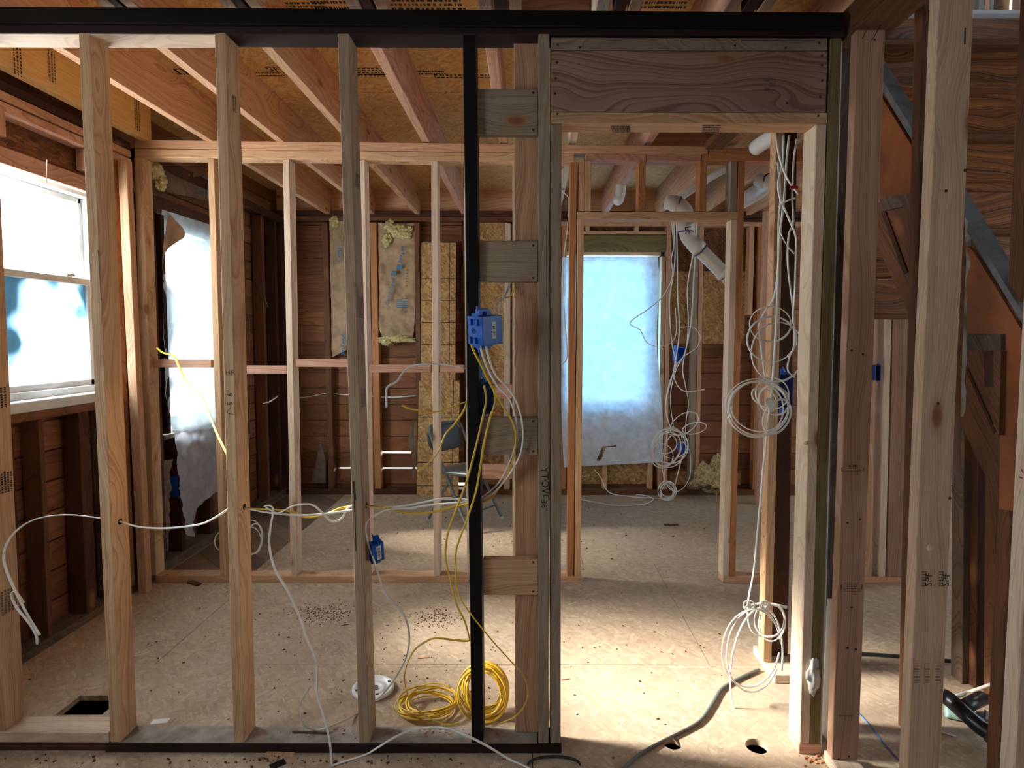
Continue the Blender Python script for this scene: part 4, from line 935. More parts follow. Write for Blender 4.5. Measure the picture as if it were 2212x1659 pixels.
# ------------------------------------------------------------------ folding chair
fc = sum((atZ(*q) for q in ((1003, 1150), (909, 1128), (1098, 1128), (1000, 1105))), Vector()) / 4
ch = empty('folding_chair', fc, 'grey metal folding chair with padded back, standing before the leaning boards', 'chair', rz=math.radians(-124.8))
MC = ch.matrix_basis
def ctube(paths, r, name, mat='chair_metal', label=None):
    bm = bmesh.new()
    for p in paths: tube(bm, spline([MC @ Vector(q) for q in p], 8), r, 1, 10)
    return link(name, to_mesh(bm, name, True), mat, ch)
for s in (1, -1):
    x = .205 * s
    ctube([[(x, .235, .012), (x * .98, .10, .23), (x * .94, -.03, .45), (x * .93, -.12, .60), (x * .92, -.185, .72)]], .0125, 'front_leg')
    ctube([[(x * .92, -.185, .72), (x * .88, -.198, .755), (x * .74, -.205, .778), (x * .4, -.207, .785), (0, -.207, .787)]], .0125, 'back_tube')
    ctube([[(x * .84, -.235, .012), (x * .84, -.12, .20), (x * .84, .03, .40)]], .0115, 'rear_leg')
    for yy in (.235, -.235):
        bm = bmesh.new(); xx = x if yy > 0 else x * .84; tube(bm, [MC @ Vector((xx, yy, .001)), MC @ Vector((xx, yy * .95, .032))], .016, 1, 10); link('foot_cap', to_mesh(bm, 'f', True), 'rubber', ch)
ctube([[(-.17, -.16, .135), (.17, -.16, .135)]], .008, 'cross_bar'); ctube([[(-.20, .165, .12), (.20, .165, .12)]], .008, 'cross_bar')
def cslab(w, l, th, c, rot, mat, name, curve=0, n=14, corner=.06):
    bm = bmesh.new(); R = Matrix.Rotation(rot, 3, 'X'); pts = []
    for cx_, cy_, a0 in ((w / 2 - corner, l / 2 - corner, 0), (-w / 2 + corner, l / 2 - corner, 90), (-w / 2 + corner, -l / 2 + corner, 180), (w / 2 - corner, -l / 2 + corner, 270)):
        for k in range(7): a = math.radians(a0 + 15 * k); pts.append((cx_ + corner * math.cos(a), cy_ + corner * math.sin(a)))
    def P(p, z): q = Vector((p[0], p[1], z + curve * (p[0] / w * 2) ** 2)); return MC @ (R @ q + Vector(c))
    lay = [[bm.verts.new(P((p[0] * k, p[1] * k), z)) for p in pts] for k, z in ((.94, -th / 2), (1, -th / 4), (1, th / 4), (.93, th / 2))]
    for a, b in zip(lay, lay[1:]):
        for i in range(len(pts)): bm.faces.new((a[i], a[(i + 1) % len(pts)], b[(i + 1) % len(pts)], b[i]))
    for L_, z, k in ((lay[0], -th / 2, .94), (lay[-1], th / 2, .93)):
        mid = [bm.verts.new(P((p[0] * k * .5, p[1] * k * .5), z)) for p in pts]
        for i in range(len(pts)): bm.faces.new((L_[i], L_[(i + 1) % len(pts)], mid[(i + 1) % len(pts)], mid[i]))
        c0 = bm.verts.new(P((0, 0), z))
        for i in range(len(pts)): bm.faces.new((mid[i], mid[(i + 1) % len(pts)], c0))
    return link(name, to_mesh(bm, name, True), mat, ch)
cslab(.40, .40, .035, (0, .05, .435), math.radians(3), 'chair_metal', 'seat')
cslab(.385, .215, .022, (0, -.178, .675), math.radians(103), 'chair_pad', 'backrest', curve=.03, corner=.09)

# ------------------------------------------------------------------ blue boxes
def jbox(label, c, w, h, d, rz=0, rx_=0, ry_=0, dark=False, sticker=True, tabs=True, closed=False):
    m = Matrix.Translation(c) @ Matrix.Rotation(rz, 4, 'Z') @ Matrix.Rotation(rx_, 4, 'X') @ Matrix.Rotation(ry_, 4, 'Y')
    e = bpy.data.objects.new('outlet_box', None); COL.objects.link(e); e.matrix_basis = m; e.empty_display_size = .02; tag(e, label, 'outlet box')
    bm = bmesh.new(); t = .003
    # open front at -y: five walls with ribs
    bm_box(bm, (0, d / 2 - t / 2, 0), (w, t, h), .001); bm_box(bm, (-w / 2 + t / 2, 0, 0), (t, d, h), .001); bm_box(bm, (w / 2 - t / 2, 0, 0), (t, d, h), .001)
    bm_box(bm, (0, 0, h / 2 - t / 2), (w, d, t), .001); bm_box(bm, (0, 0, -h / 2 + t / 2), (w, d, t), .001)
    if closed:
        bm_box(bm, (0, -d / 2 + t / 2, 0), (w, t, h), .001)
        for kx, kz in ((-.22, .3), (.2, .3), (-.3, -.34), (.05, -.34)): bm_box(bm, (kx * w, -d / 2 - .004, kz * h), (w * .16, .010, h * .22), .001)
    for k in (-1, 1): bm_box(bm, (0, -d / 2 + .003, k * (h / 2 + .004)), (w * .4, .006, .010), .001)
    for v in bm.verts: v.co = m @ v.co
    link('box_body', to_mesh(bm), 'blue_dark' if dark else 'blue_plastic', e)
    if tabs:
        for k in (-1, 1):
            bm = bmesh.new(); bm_box(bm, (-w * .28, d * .1, k * (h / 2 + .010)), (w * .34, d * .5, .022), .002); bm_box(bm, (-w * .05, d * .2, k * (h / 2 + .006)), (w * .2, d * .25, .012), .001); bm_box(bm, (-w * .28, -d * .15, k * (h / 2 + .022)), (w * .10, .004, .016), .001)
            for v in bm.verts: v.co = m @ v.co
            link('nail_bracket', to_mesh(bm), 'blue_plastic', e)
        bm = bmesh.new()
        if closed:
            for rr_ in (.0095, .0045): tube(bm, [m @ Vector((-w * .1 + rr_ * math.cos(2 * math.pi * q / 20), -d / 2 - .0006, rr_ * math.sin(2 * math.pi * q / 20))) for q in range(21)], .0009, 1, 6)
        for zz in (-.3, 0, .3): tube(bm, [m @ Vector((-w * .5 - .0006 + 0, 0, zz * h)), m @ Vector((-w * .5 - .0016, 0, zz * h))], .009, 1, 16)
        link('knockout', to_mesh(bm), 'blue_dark', e)
    if sticker:
        bm = bmesh.new(); bm_box(bm, (w / 2 + .0006, d * .06, -.0), (.0008, .017, .055), .0003)
        for v in bm.verts: v.co = m @ v.co
        s_ = link('sticker', to_mesh(bm), 'sticker', e); bm = bmesh.new()
        for i in range(9): bm_box(bm, (w / 2 + .0013, d * .06, -.018 + i * .0045), (.0004, .010, .0012 + (i % 3) * .0006))
        for v in bm.verts: v.co = m @ v.co
        link('bar_print', to_mesh(bm), 'ink', s_)
    return e
jbox('big blue double outlet box hanging in front of the black stud', atY(1048, 712, 1.99), .080, .094, .082, rz=math.radians(-48), rx_=math.radians(6), ry_=math.radians(4), closed=True)
jbox('dark blue outlet box under the big one, yellow cables entering', atY(1053, 859, 2.13), .052, .093, .05, dark=True, sticker=False)
jbox('small blue box at the foot of the weathered near stud, tilted', atY(813, 1190, 2.11), .030, .072, .045, rz=math.radians(-52), ry_=math.radians(12), rx_=math.radians(8))
jbox('blue outlet box hanging behind the cable bundle in the inner doorway', atY(1467, 765, 5.1), .085, .11, .07, rz=.3, sticker=False)
jbox('blue outlet box behind the right doorway jack with wires inside', atY(1698, 845, 2.52), .055, .145, .05, rz=-.4, sticker=False, dark=True)
jbox('blue outlet box on the left wall behind the hanging film tail', atX(381, 1050, XL - .03), .05, .14, .05, rz=math.pi / 2, sticker=False, tabs=False)
jbox('blue outlet box near the far left corner of the back room', atX(573, 963, XL - .03), .05, .11, .05, rz=math.pi / 2, sticker=False, tabs=False)
jbox('blue box low behind the hanging white coil', atY(1476, 967, 5.35), .09, .08, .05, rz=.2, sticker=False, tabs=False)
jbox('sliver of blue box beside the cream stud beyond the stair wall', atY(1892, 805, 3.55), .03, .09, .05, sticker=False, tabs=False, dark=True)
jbox('blue box peeking out below the big blue box behind the black stud', atY(1039, 800, 3.42), .02, .08, .04, sticker=False, tabs=False)

# ------------------------------------------------------------------ cables
def Y(l, y0, y1=None):
    n = len(l); y1 = y0 if y1 is None else y1
    return [(p[0], p[1], y0 + (y1 - y0) * i / (n - 1)) if len(p) == 2 else p for i, p in enumerate(l)]
wire('short white cable end bent over the left edge stud and hanging down', Y([(224, 1120), (150, 1112), (90, 1118), (50, 1135), (20, 1165), (8, 1200), (15, 1235), (35, 1280), (60, 1330), (86, 1372)], 2.10, 2.0))
wire('white cable loop dangling low at the left edge stud', Y([(52, 1302), (34, 1278), (25, 1286), (36, 1312), (62, 1345), (78, 1372), (80, 1392)], 2.0))
wire('white cable sagging between the two nearest left studs', Y([(258, 1126), (300, 1138), (360, 1141), (430, 1133), (465, 1118), (495, 1098)], 2.10))
wire('yellow cable run between the pencilled stud and the weathered stud', Y([(528, 1097), (570, 1100), (620, 1103), (660, 1117), (700, 1112), (735, 1098), (775, 1092)], 2.10), 'cable_yellow')
wire('grey-white cable run between the pencilled stud and the weathered stud', Y([(528, 1098), (600, 1110), (680, 1112), (775, 1100)], 2.09))
wire('pale cable looping up and down beside the weathered stud', Y([(572, 1094), (600, 1108), (635, 1092), (672, 1090), (695, 1106), (716, 1126), (738, 1120), (752, 1096), (775, 1092)], 2.08, 2.10))
wire('long white cable dropping from the stud holes to the floor at the front', Y([(571, 1094), (582, 1092), (590, 1102), (584, 1140), (582, 1180), (594, 1230), (625, 1282), (650, 1340), (662, 1378), (683, 1425), (685, 1470), (685, 1500), (700, 1550), (712, 1600), (716, 1652)], 2.07, 2.0))
wire('upper white cable from the weathered stud to the black stud', Y([(788, 1092), (850, 1095), (905, 1087), (960, 1077), (1030, 1082)], 2.10))
wire('lower white cable from the weathered stud to the black stud', Y([(788, 1094), (870, 1098), (940, 1090), (1030, 1084)], 2.10))
wire('yellow cable from the weathered stud to the black stud', Y([(788, 1092), (835, 1097), (880, 1108), (930, 1107), (980, 1095), (1030, 1086)], 2.09), 'cable_yellow')
wire('white cable stapled to the weathered stud, curving to the floor disc', Y([(900, 1099), (840, 1101), (805, 1117), (790, 1134), (793, 1165), (806, 1205), (820, 1250), (828, 1275), (850, 1302), (873, 1330), (884, 1370), (879, 1415), (858, 1458), (835, 1490)], 2.07, 2.12) + [(812, 1512, None), (770, 1542, None), (720, 1566, 2.14), (682, 1577, 2.12), (655, 1562, 2.10), (645, 1532, 2.08), (656, 1506, 2.06), (671, 1481, 2.05)])
wire('white cable lying over the dark plate and across the front floor', [(716, 1654, None), (750, 1643, None), (790, 1630, None), (820, 1612, 2.03), (850, 1594, 2.05), (880, 1580, 2.07), (915, 1573, 2.08), (960, 1573, 2.07), (1010, 1590, 2.04), (1055, 1613, 2.02), (1100, 1640, None), (1170, 1672, None)])
wire('left grey cable entering the top of the big blue box', Y([(1100, 606), (1096, 622), (1086, 640), (1072, 656), (1060, 692)], 2.13, 2.0), 'cable_white', .005)
wire('right grey cable entering the top of the big blue box', Y([(1102, 606), (1096, 630), (1085, 648), (1080, 662), (1073, 692)], 2.12, 2.0), 'cable_white', .005)
wire('short yellow cable curl right of the big blue box', Y([(1112, 600), (1110, 625), (1102, 640), (1088, 643)], 2.14, 2.1), 'cable_yellow')
wire('yellow cable leaving the left bottom of the big blue box', Y([(1013, 726), (1022, 755), (1040, 790), (1062, 835), (1085, 875), (1108, 915), (1114, 955), (1104, 1005), (1082, 1048), (1058, 1078), (1030, 1087)], 1.99, 2.12), 'cable_yellow')
wire('grey cable from the big blue box curving behind the lower flat block', Y([(1034, 735), (1042, 765), (1055, 800), (1075, 835), (1100, 862), (1114, 905), (1115, 950), (1102, 995), (1075, 1045), (1030, 1082)], 1.99, 2.11))
wire('outermost grey cable bowing past the reddish flat stud', Y([(1048, 738), (1056, 775), (1072, 812), (1098, 840), (1118, 875), (1129, 925), (1124, 980), (1096, 1030), (1062, 1068), (1030, 1084)], 1.99, 2.11))
wire('long yellow cable crossing the black stud down to the coils', Y([(1046, 832), (1050, 865), (1042, 905), (1028, 965), (1008, 1040), (986, 1098), (968, 1150), (962, 1200), (972, 1250), (986, 1305), (1003, 1340), (1012, 1372), (1012, 1384), (985, 1383), (950, 1379), (925, 1383), (895, 1405), (878, 1440), (874, 1472), (884, 1508), (905, 1535), (938, 1556), (968, 1565), (992, 1562)], 2.06, 2.02), 'cable_yellow')
wire('second long yellow cable bulging right towards the flat stud foot', Y([(1066, 832), (1069, 870), (1058, 905), (1045, 960), (1038, 1005), (1028, 1062), (1010, 1118), (995, 1158), (985, 1192), (985, 1240), (990, 1282), (1012, 1320), (1060, 1380), (1105, 1430), (1130, 1458), (1140, 1492), (1134, 1522), (1114, 1546), (1080, 1563)], 2.05, 2.03), 'cable_yellow')
wire('yellow cable stub pointing left in front of the strand boards', Y([(1012, 866), (980, 877), (940, 890), (905, 886), (885, 883), (868, 875)], 2.09, 2.07), 'cable_yellow')
wire('yellow cable stub slanting down across the folding chair', Y([(1010, 867), (1000, 890), (980, 918), (962, 938), (948, 972), (930, 996), (903, 1018)], 2.09, 2.05), 'cable_yellow')
wire('white cable end curling down left of the black stud', Y([(835, 880), (834, 850), (838, 835), (858, 823), (872, 803), (893, 790), (935, 786), (970, 789), (1006, 796)], 2.07, 2.12))
wire('dirty yellow cable hanging across the film-covered window', Y([(340, 752), (352, 762), (375, 769), (388, 795), (400, 822), (430, 852), (448, 885), (468, 935), (484, 968), (496, 990)], 3.44, 2.16), 'cable_yellow', .006)
# long cables down by the right doorway jack
ZB = 'cables hanging by the right doorway jack'
wire('cable crossing to the doorway jack below the header', Y([(1676, 292), (1684, 340), (1700, 385), (1724, 420)], 2.30))
wire('second cable from the left beside the doorway jack', Y([(1693, 292), (1691, 350), (1681, 395), (1686, 430), (1703, 470), (1718, 508), (1719, 540), (1717, 620), (1712, 700)], 2.34))
wire('third cable hanging straight beside the doorway jack', Y([(1705, 292), (1699, 350), (1694, 430), (1685, 505), (1681, 585), (1677, 700), (1668, 830), (1662, 890), (1652, 980), (1648, 1017), (1642, 1088), (1634, 1174), (1627, 1240), (1616, 1297), (1615, 1330), (1620, 1356), (1634, 1371), (1660, 1376)], 2.36, 2.40), r=.0048)
wire('fourth cable curving behind the doorway jack', Y([(1721, 300), (1714, 356), (1712, 430), (1714, 482), (1704, 508), (1702, 572), (1712, 660), (1716, 740), (1704, 775), (1702, 800), (1716, 815)], 2.40))
wire('outermost left cable of the bundle feeding the big loops', Y([(1680, 350), (1686, 420), (1682, 482), (1681, 571), (1672, 640), (1655, 668), (1642, 693), (1640, 718), (1646, 768), (1652, 812), (1662, 832)], 2.37, 2.42))
wire('thin cable fork high beside the doorway jack', Y([(1682, 446), (1698, 435), (1718, 428)], 2.33)); wire('lower thin cable fork beside the doorway jack', Y([(1684, 500), (1700, 530), (1716, 548)], 2.33))
def loops(label, els, Yc, r=.0042, mat='cable_white', name='cable_coil', cat='cable coil', yvar=.05, tie=None, n=40):
    """one coil of cable as a single running mesh: ellipses (cx,cy,rx,ry,phase,sweep turns)"""
    e = None; bm = bmesh.new()
    for i, (cx_, cy_, a, b, ph, tw, tilt) in enumerate(els):
        pts = []
        for k in range(n + 1):
            t = ph + 2 * math.pi * tw * k / n; ex = a * math.cos(t); ey = b * math.sin(t); ct, s_ = math.cos(tilt), math.sin(tilt)
            yy = Yc + yvar * math.sin(t + i * 1.3) * .5 + (i % 3) * .006
            pts.append(atY(cx_ + ex * ct - ey * s_, cy_ + ex * s_ + ey * ct, yy))
        tube(bm, pts, r, .6, 8, True, 2)
    o = link(name, to_mesh(bm, name, True), mat); tag(o, label, cat)
    return o
c1 = loops('upper big loose loops of white cable beside the right doorway jack', [(1664, 700, 45, 38, 0, 1, 0), (1667, 733, 53, 49, 1, 1, -.15), (1680, 760, 57, 64, 2, 1, .12)], 2.40)
c2 = loops('tight coil of white cable hanging in front of the orange-lit post', [(1635, 880, 68, 62, 0, 1, 0), (1639, 882, 64, 58, 1, 1, .1), (1632, 884, 60, 60, 2, 1, -.1), (1641, 878, 62, 54, 3, 1, .15), (1668, 850, 36, 34, 3, 1, .3), (1672, 865, 34, 30, 1, 1, .6), (1678, 900, 27, 40, 1, 1, .5), (1650, 858, 28, 18, 1, 1, .5)], 2.38)
c3 = loops('low loops of white cable above the doorway floor holes', [(1622, 1400, 62, 84, .0, .93, .15), (1628, 1405, 58, 90, .4, .9, .1), (1634, 1440, 55, 128, .9, .86, .12), (1662, 1340, 32, 36, 0, 1, 0), (1668, 1345, 28, 40, 1, 1, .1)], 2.34)
bm = bmesh.new()
for cx_ in (1613, 1622, 1650, 1655): tube(bm, [atY(cx_ + 7 * math.cos(t), 1307 + 9 * math.sin(t), 2.34 + .012 * math.sin(t * 1.0)) for t in [2 * math.pi * k / 16 for k in range(17)]], .004, .6, 8)
link('wrap_turn', to_mesh(bm, 'w', True), 'cable_white', c3)
wire('', Y([(1606, 1312), (1640, 1304), (1665, 1305), (1700, 1312)], 2.34), r=.006, name='wrap_turn', parent=c3)
bm = bmesh.new()
for k_ in range(5): tube(bm, [atY(1660 + k_ * 2 + 6 * math.cos(t), 868 + k_ * 3 + 8 * math.sin(t), 2.335) for t in [2 * math.pi * k / 16 for k in range(17)]], .0035, .6, 8)
link('wrap_turn', to_mesh(bm, 'w', True), 'cable_white', c2)
# far bundle in the inner doorway
Yb = 4.9
wire('far cable kinked out over the wrapped window', Y([(1450, 470), (1455, 530), (1450, 560), (1452, 600), (1430, 642), (1400, 668), (1361, 697), (1383, 713), (1398, 740), (1428, 750), (1452, 738), (1461, 715), (1459, 665)], Yb), r=.005)
wire('far cable hanging straight beside the blue box', Y([(1461, 470), (1463, 560), (1464, 640), (1467, 720), (1455, 800), (1440, 860), (1440, 900), (1455, 935)], Yb), r=.005)
wire('far cable left of the blue box', Y([(1455, 470), (1458, 560), (1447, 640), (1447, 690), (1452, 745), (1460, 790), (1445, 830), (1438, 880), (1450, 930)], Yb + .03), r=.005)
wire('far cable swinging in from the drain pipe', Y([(1500, 470), (1498, 540), (1485, 620), (1487, 700), (1480, 760), (1460, 800), (1448, 860), (1456, 930)], Yb - .03), r=.005)
wire('far cable right of the blue box down to the coil', Y([(1506, 470), (1500, 580), (1492, 700), (1475, 790), (1480, 830), (1487, 870), (1482, 910), (1480, 950)], Yb), r=.005)
wire('far cable looping out right past the grey stud', Y([(1466, 708), (1495, 706), (1512, 725), (1505, 750), (1475, 772), (1455, 800), (1462, 830), (1482, 846), (1522, 841)], Yb), r=.005)
c4 = loops('dense far coil of white cable hanging right of the wrapped window', [(1442, 965, 30, 44, 0, 1, .35), (1445, 968, 36, 42, 1, 1, .2), (1447, 963, 40, 38, 2, 1, .1), (1440, 970, 28, 38, 3, 1, .5), (1452, 960, 34, 30, 1, 1, .1), (1436, 958, 26, 22, 2, 1, 0), (1478, 915, 34, 20, 3, 1, -.6), (1500, 925, 26, 12, 3, 1, -.2), (1460, 1000, 30, 62, 1.2, .55, 0), (1430, 985, 24, 26, 0, 1, 0)], Yb, .005, yvar=.14)
wire('thin cable from the far coil down to the floor coil, left strand', Y([(1442, 930), (1436, 980), (1434, 1010), (1437, 1040)], Yb, 5.05), r=.005)
wire('cable from the far coil down to the floor coil, right strand', Y([(1474, 985), (1465, 1020), (1457, 1052)], Yb, 5.05), r=.005)
wire('outer cable bowing right of the far coils to the floor', Y([(1476, 955), (1490, 975), (1492, 1010), (1488, 1035), (1475, 1055), (1452, 1066)], Yb, 5.05), r=.005)
loops('small dense white coil standing on the far floor', [(1441, 1060, 20, 21, 0, 1, 0), (1443, 1061, 17, 20, 1, 1, .3), (1439, 1061, 18, 17, 2, 1, -.2), (1442, 1062, 13, 19, 1, 1, .4), (1440, 1060, 16, 12, 2, 1, .8)], 5.1, .005, yvar=.12)
wire('white cable lying on the far floor under the wrapped window', [(1240, 1030, None), (1270, 1052, None), (1310, 1062, None), (1365, 1067, None), (1400, 1072, None), (1411, 1080, None), (1385, 1090, None), (1330, 1092, None), (1290, 1086, None), (1240, 1076, None)], r=.006)
wire('second white cable on the far floor running to the small coil', [(1283, 1014, 5.3), (1298, 1032, 5.3), (1310, 1058, 5.3)] + [(1330, 1069, None), (1375, 1074, None), (1430, 1077, None)], r=.006)
wire('thin dirty cable beside the orange doorway stud', Y([(1214, 414), (1226, 424), (1229, 440), (1226, 490), (1219, 545), (1216, 600), (1219, 680), (1224, 740), (1224, 774), (1213, 788)], 3.42), 'cable_white', .004)
wire('thin white cable strung across the far board wall', [(648, 859, YFS - .03), (672, 856, YFS - .03), (705, 850, YFS - .03), (750, 853, YFS - .03), (800, 856, YFS - .03), (850, 858, YFS - .03), (898, 855, YFS - .03)], r=.006)
wire('white cable scrap on the left wall near the far corner', [(569, 871, 4.9), (580, 869, 5.0), (592, 862, 5.1), (600, 856, 5.2)], r=.006)
loops('white cable coil on the back floor behind the pencilled near stud', [(545, 1160, 20, 36, 0, 1, 0), (550, 1164, 17, 33, 1, 1, .1), (540, 1168, 24, 30, 2, 1, 0), (478, 1168, 14, 20, 1, 1, .2)], 3.85, .005, yvar=.12)
wire('black twin cable snaking over the doorway floor', [(1640, 1446, None), (1612, 1458, None), (1580, 1474, None), (1556, 1490, None), (1538, 1520, None), (1512, 1556, None), (1478, 1577, None), (1440, 1596, None), (1400, 1618, None), (1368, 1640, None), (1340, 1668, None)], 'cable_grey', .0085, flat=.6)
loops_pts = [(1197 + 56 * math.cos(t), 1652 + 18 * math.sin(t), None) for t in [math.pi * (1.0 + k / 14) for k in range(15)]]
wire('dark thin cable arc on the floor at the foot of the doorway', loops_pts, 'cable_black', .005)
wire('black cable across the floor beyond the wide reddish stud', [(1800, 1409, None), (1862, 1412, None), (1950, 1418, None), (2010, 1424, None), (2076, 1430, None)], 'cable_black', .009)
wire('white cable rising at the right edge above the black pipe', [(2030, 1510, None), (2070, 1501, None), (2100, 1492, None), (2135, 1480, 2.3), (2175, 1466, 2.25), (2215, 1450, 2.2)], r=.006)
wire('blue chalk string on the floor by the wide reddish stud', [(1840, 1525, None), (1875, 1562, None), (1905, 1600, None), (1945, 1645, None)], 'chalk_blue', .0022, 'chalk_line', cat='string')
# yellow coils
def floor_coil(label, pts_fn, turns, r, mat, n=36):
    bm = bmesh.new()
    for i in range(turns): tube(bm, [pts_fn(i, 2 * math.pi * k / n) for k in range(n + 1)], r, .55, 8, True, 2.5)
    o = link('cable_coil', to_mesh(bm, 'c', True), mat); return tag(o, label, 'cable coil')
pc = atZ(925, 1537)
rnd = [(random.uniform(-1, 1), random.uniform(-1, 1), random.uniform(-1, 1), random.uniform(0, 6)) for _ in range(20)]
floor_coil('flat yellow cable coil lying on the floor behind the plate', lambda i, t: Vector((pc.x + rnd[i][0] * .018 + (.105 + rnd[i][1] * .014) * math.cos(t + rnd[i][3]), pc.y + .01 + rnd[i][2] * .015 + (.085 + rnd[i][0] * .012) * math.sin(t + rnd[i][3]), .008 + i * .0055 + .006 * (1 + math.sin(2 * t + i)))), 8, .0045, 'cable_yellow')
pk = atY(1045, 1500, 2.30)
def standing(i, t):
    R_ = .088 + rnd[i][0] * .016; a = t + rnd[i][3]
    q = Vector((R_ * math.cos(a), (.045 + .02 * rnd[i][2]) * math.sin(a) + rnd[i][1] * .035, R_ * math.sin(a) * .80)); q = Matrix.Rotation(math.radians(38), 3, 'Y') @ q
    q = Matrix.Rotation(rnd[i][2] * .5, 3, 'Z') @ q
    v = Vector((pk.x, 2.29, .095)) + q; v.z = max(v.z, .006); return v
floor_coil('bundled yellow cable coil standing on edge behind the black stud', standing, 16, .0048, 'cable_yellow')

# ------------------------------------------------------------------ drain pipes
def pipe(name, label, pts, r, mat='pvc', parent=None, bands=()):
    bm = bmesh.new(); W3 = spline([P3(p) for p in pts], 6); tube(bm, W3, r, 1, 20)
    o = link(name, to_mesh(bm, name, True), mat, parent)
    if parent is None: tag(o, label, 'pipe')
    return o
dp = pipe('drain_pipe', 'white drain pipe bending down through the inner doorway', [(1440, 436, 3.95), (1462, 440, 3.92), (1478, 452, 3.90), (1484, 470, 3.90), (1482, 498, 3.90), (1488, 515, 3.90), (1504, 532, 3.92), (1535, 563, 3.95), (1576, 604, 4.0)], .046)
for a, b in (((1450, 438, 3.93), (1466, 442, 3.92)), ((1481, 480, 3.9), (1481, 500, 3.9)), ((1496, 523, 3.91), (1512, 539, 3.92)), ((1558, 586, 3.98), (1566, 594, 3.98))):
    bm = bmesh.new(); tube(bm, [P3(a), P3(b)], .052, 1, 20); link('coupling', to_mesh(bm, 'c', True), 'pvc', dp)
    bm = bmesh.new(); tube(bm, [P3(b), P3(b) + (P3(b) - P3(a)) * .12], .0535, 1, 20); link('primer_ring', to_mesh(bm, 'c', True), 'pvc_purple', dp, None)
text('Lt', atY(1486, 497, 3.84), (0.15, 0, -1), (1, 0, .15), .06, 'ink', dp, 'marker_note')
sp_ = pipe('drain_pipe', 'thin white pipe sloping along the joist over the inner doorway', [(1442, 447, 4.1), (1480, 420, 4.0), (1520, 393, 3.9), (1548, 376, 3.82), (1580, 358, 3.75)], .022)
bm = bmesh.new(); tube(bm, [P3((1512, 398, 3.92)), P3((1524, 390, 3.9))], .027, 1, 16); link('coupling', to_mesh(bm, 'c', True), 'pvc', sp_)
stub = pipe('drain_stub', 'white capped drain stub hanging beside a joist', [(1342, 400, 4.2), (1340, 420, 4.2), (1336, 434, 4.2)], .034)
fluff('end_cap', P3((1335, 432, 4.2)), (.038, .038, .036), 'pvc', stub, rough=0, sub=3)
rp = pipe('drain_pipe', 'wide white pipe right of the inner doorway under the joists', [(1600, 437, 4.1), (1640, 412, 3.9), (1672, 390, 3.7)], .050)
bm = bmesh.new(); tube(bm, [P3((1636, 388, 3.8)), P3((1662, 398, 3.75))], .040, 1, 16); link('clean_out', to_mesh(bm, 'c', True), 'pvc', rp)
bm = bmesh.new(); tube(bm, [P3((1664, 394, 3.75)), P3((1667, 392, 3.74))], .056, 1, 16); link('primer_ring', to_mesh(bm, 'c', True), 'pvc_purple', rp)
pipe('drain_pipe', 'white pipe end above the plates near the doorway jack', [(1632, 320, 3.3), (1655, 304, 3.2), (1690, 286, 3.05)], .040)
# pipes on the floor at the right
ab = pipe('black_pipe', 'black plastic wye pipe lying on the floor at the right edge', [(2035, 1502, 2.26), (2052, 1512, 2.24), (2085, 1542, 2.18), (2120, 1572, 2.12), (2150, 1590, 2.08), (2170, 1612, 2.05)], .028, 'abs')
bm = bmesh.new(); tube(bm, [P3((2072, 1536, 2.2)), P3((2096, 1520, 2.24)), P3((2122, 1508, 2.28))], .026, 1, 16); link('branch', to_mesh(bm, 'c', True), 'abs', ab)
bm = bmesh.new(); tube(bm, [P3((2142, 1584, 2.09)), P3((2162, 1602, 2.06))], .037, 1, 16); link('hub', to_mesh(bm, 'c', True), 'abs', ab)
tp = pipe('white_pipe', 'bright pale pipe lying beneath the black wye pipe', [(2042, 1537, 2.27), (2080, 1546, 2.25), (2160, 1562, 2.22)], .020, 'pvc_teal')
bm = bmesh.new(); bm_box(bm, tuple(P3((2132, 1548, 2.2))), (.05, .05, .012), .002); bm_box(bm, tuple(P3((2128, 1541, 2.2))), (.006, .006, .03), .001); bm_box(bm, tuple(P3((2141, 1540, 2.2))), (.006, .006, .03), .001); link('pipe_clamp', to_mesh(bm), 'steel', tp)

# ------------------------------------------------------------------ detector base on the floor
pd = atZ(806, 1492); dt = empty('detector_base', pd, 'round white detector base lying on the floor behind the weathered stud', 'detector base')
def lathe(prof, c, name, mat, parent, n=48, label=None):
    bm = bmesh.new(); rings = [[bm.verts.new(Vector(c) + Vector((r * math.cos(2 * math.pi * k / n), r * math.sin(2 * math.pi * k / n), z))) for k in range(n)] for r, z in prof]
    for a, b in zip(rings, rings[1:]):
        for k in range(n): bm.faces.new((a[k], a[(k + 1) % n], b[(k + 1) % n], b[k]))
    return link(name, to_mesh(bm, name, True), mat, parent)
lathe([(.001, .001), (.082, .001), (.086, .006), (.086, .018), (.082, .021), (.070, .021), (.067, .012), (.052, .011), (.050, .015), (.034, .015), (.030, .008), (.001, .008)], pd, 'ring', 'detector', dt)
bm = bmesh.new()
for k in range(4): a = k * math.pi / 2 + .5; bm_box(bm, (pd.x + .068 * math.cos(a), pd.y + .068 * math.sin(a), .0218), (.012, .008, .0012))
link('slot', to_mesh(bm), 'ink', dt); bm = bmesh.new(); bm_box(bm, (pd.x + .005, pd.y, .014), (.03, .02, .012), .002); link('terminal_block', to_mesh(bm), 'steel', dt)
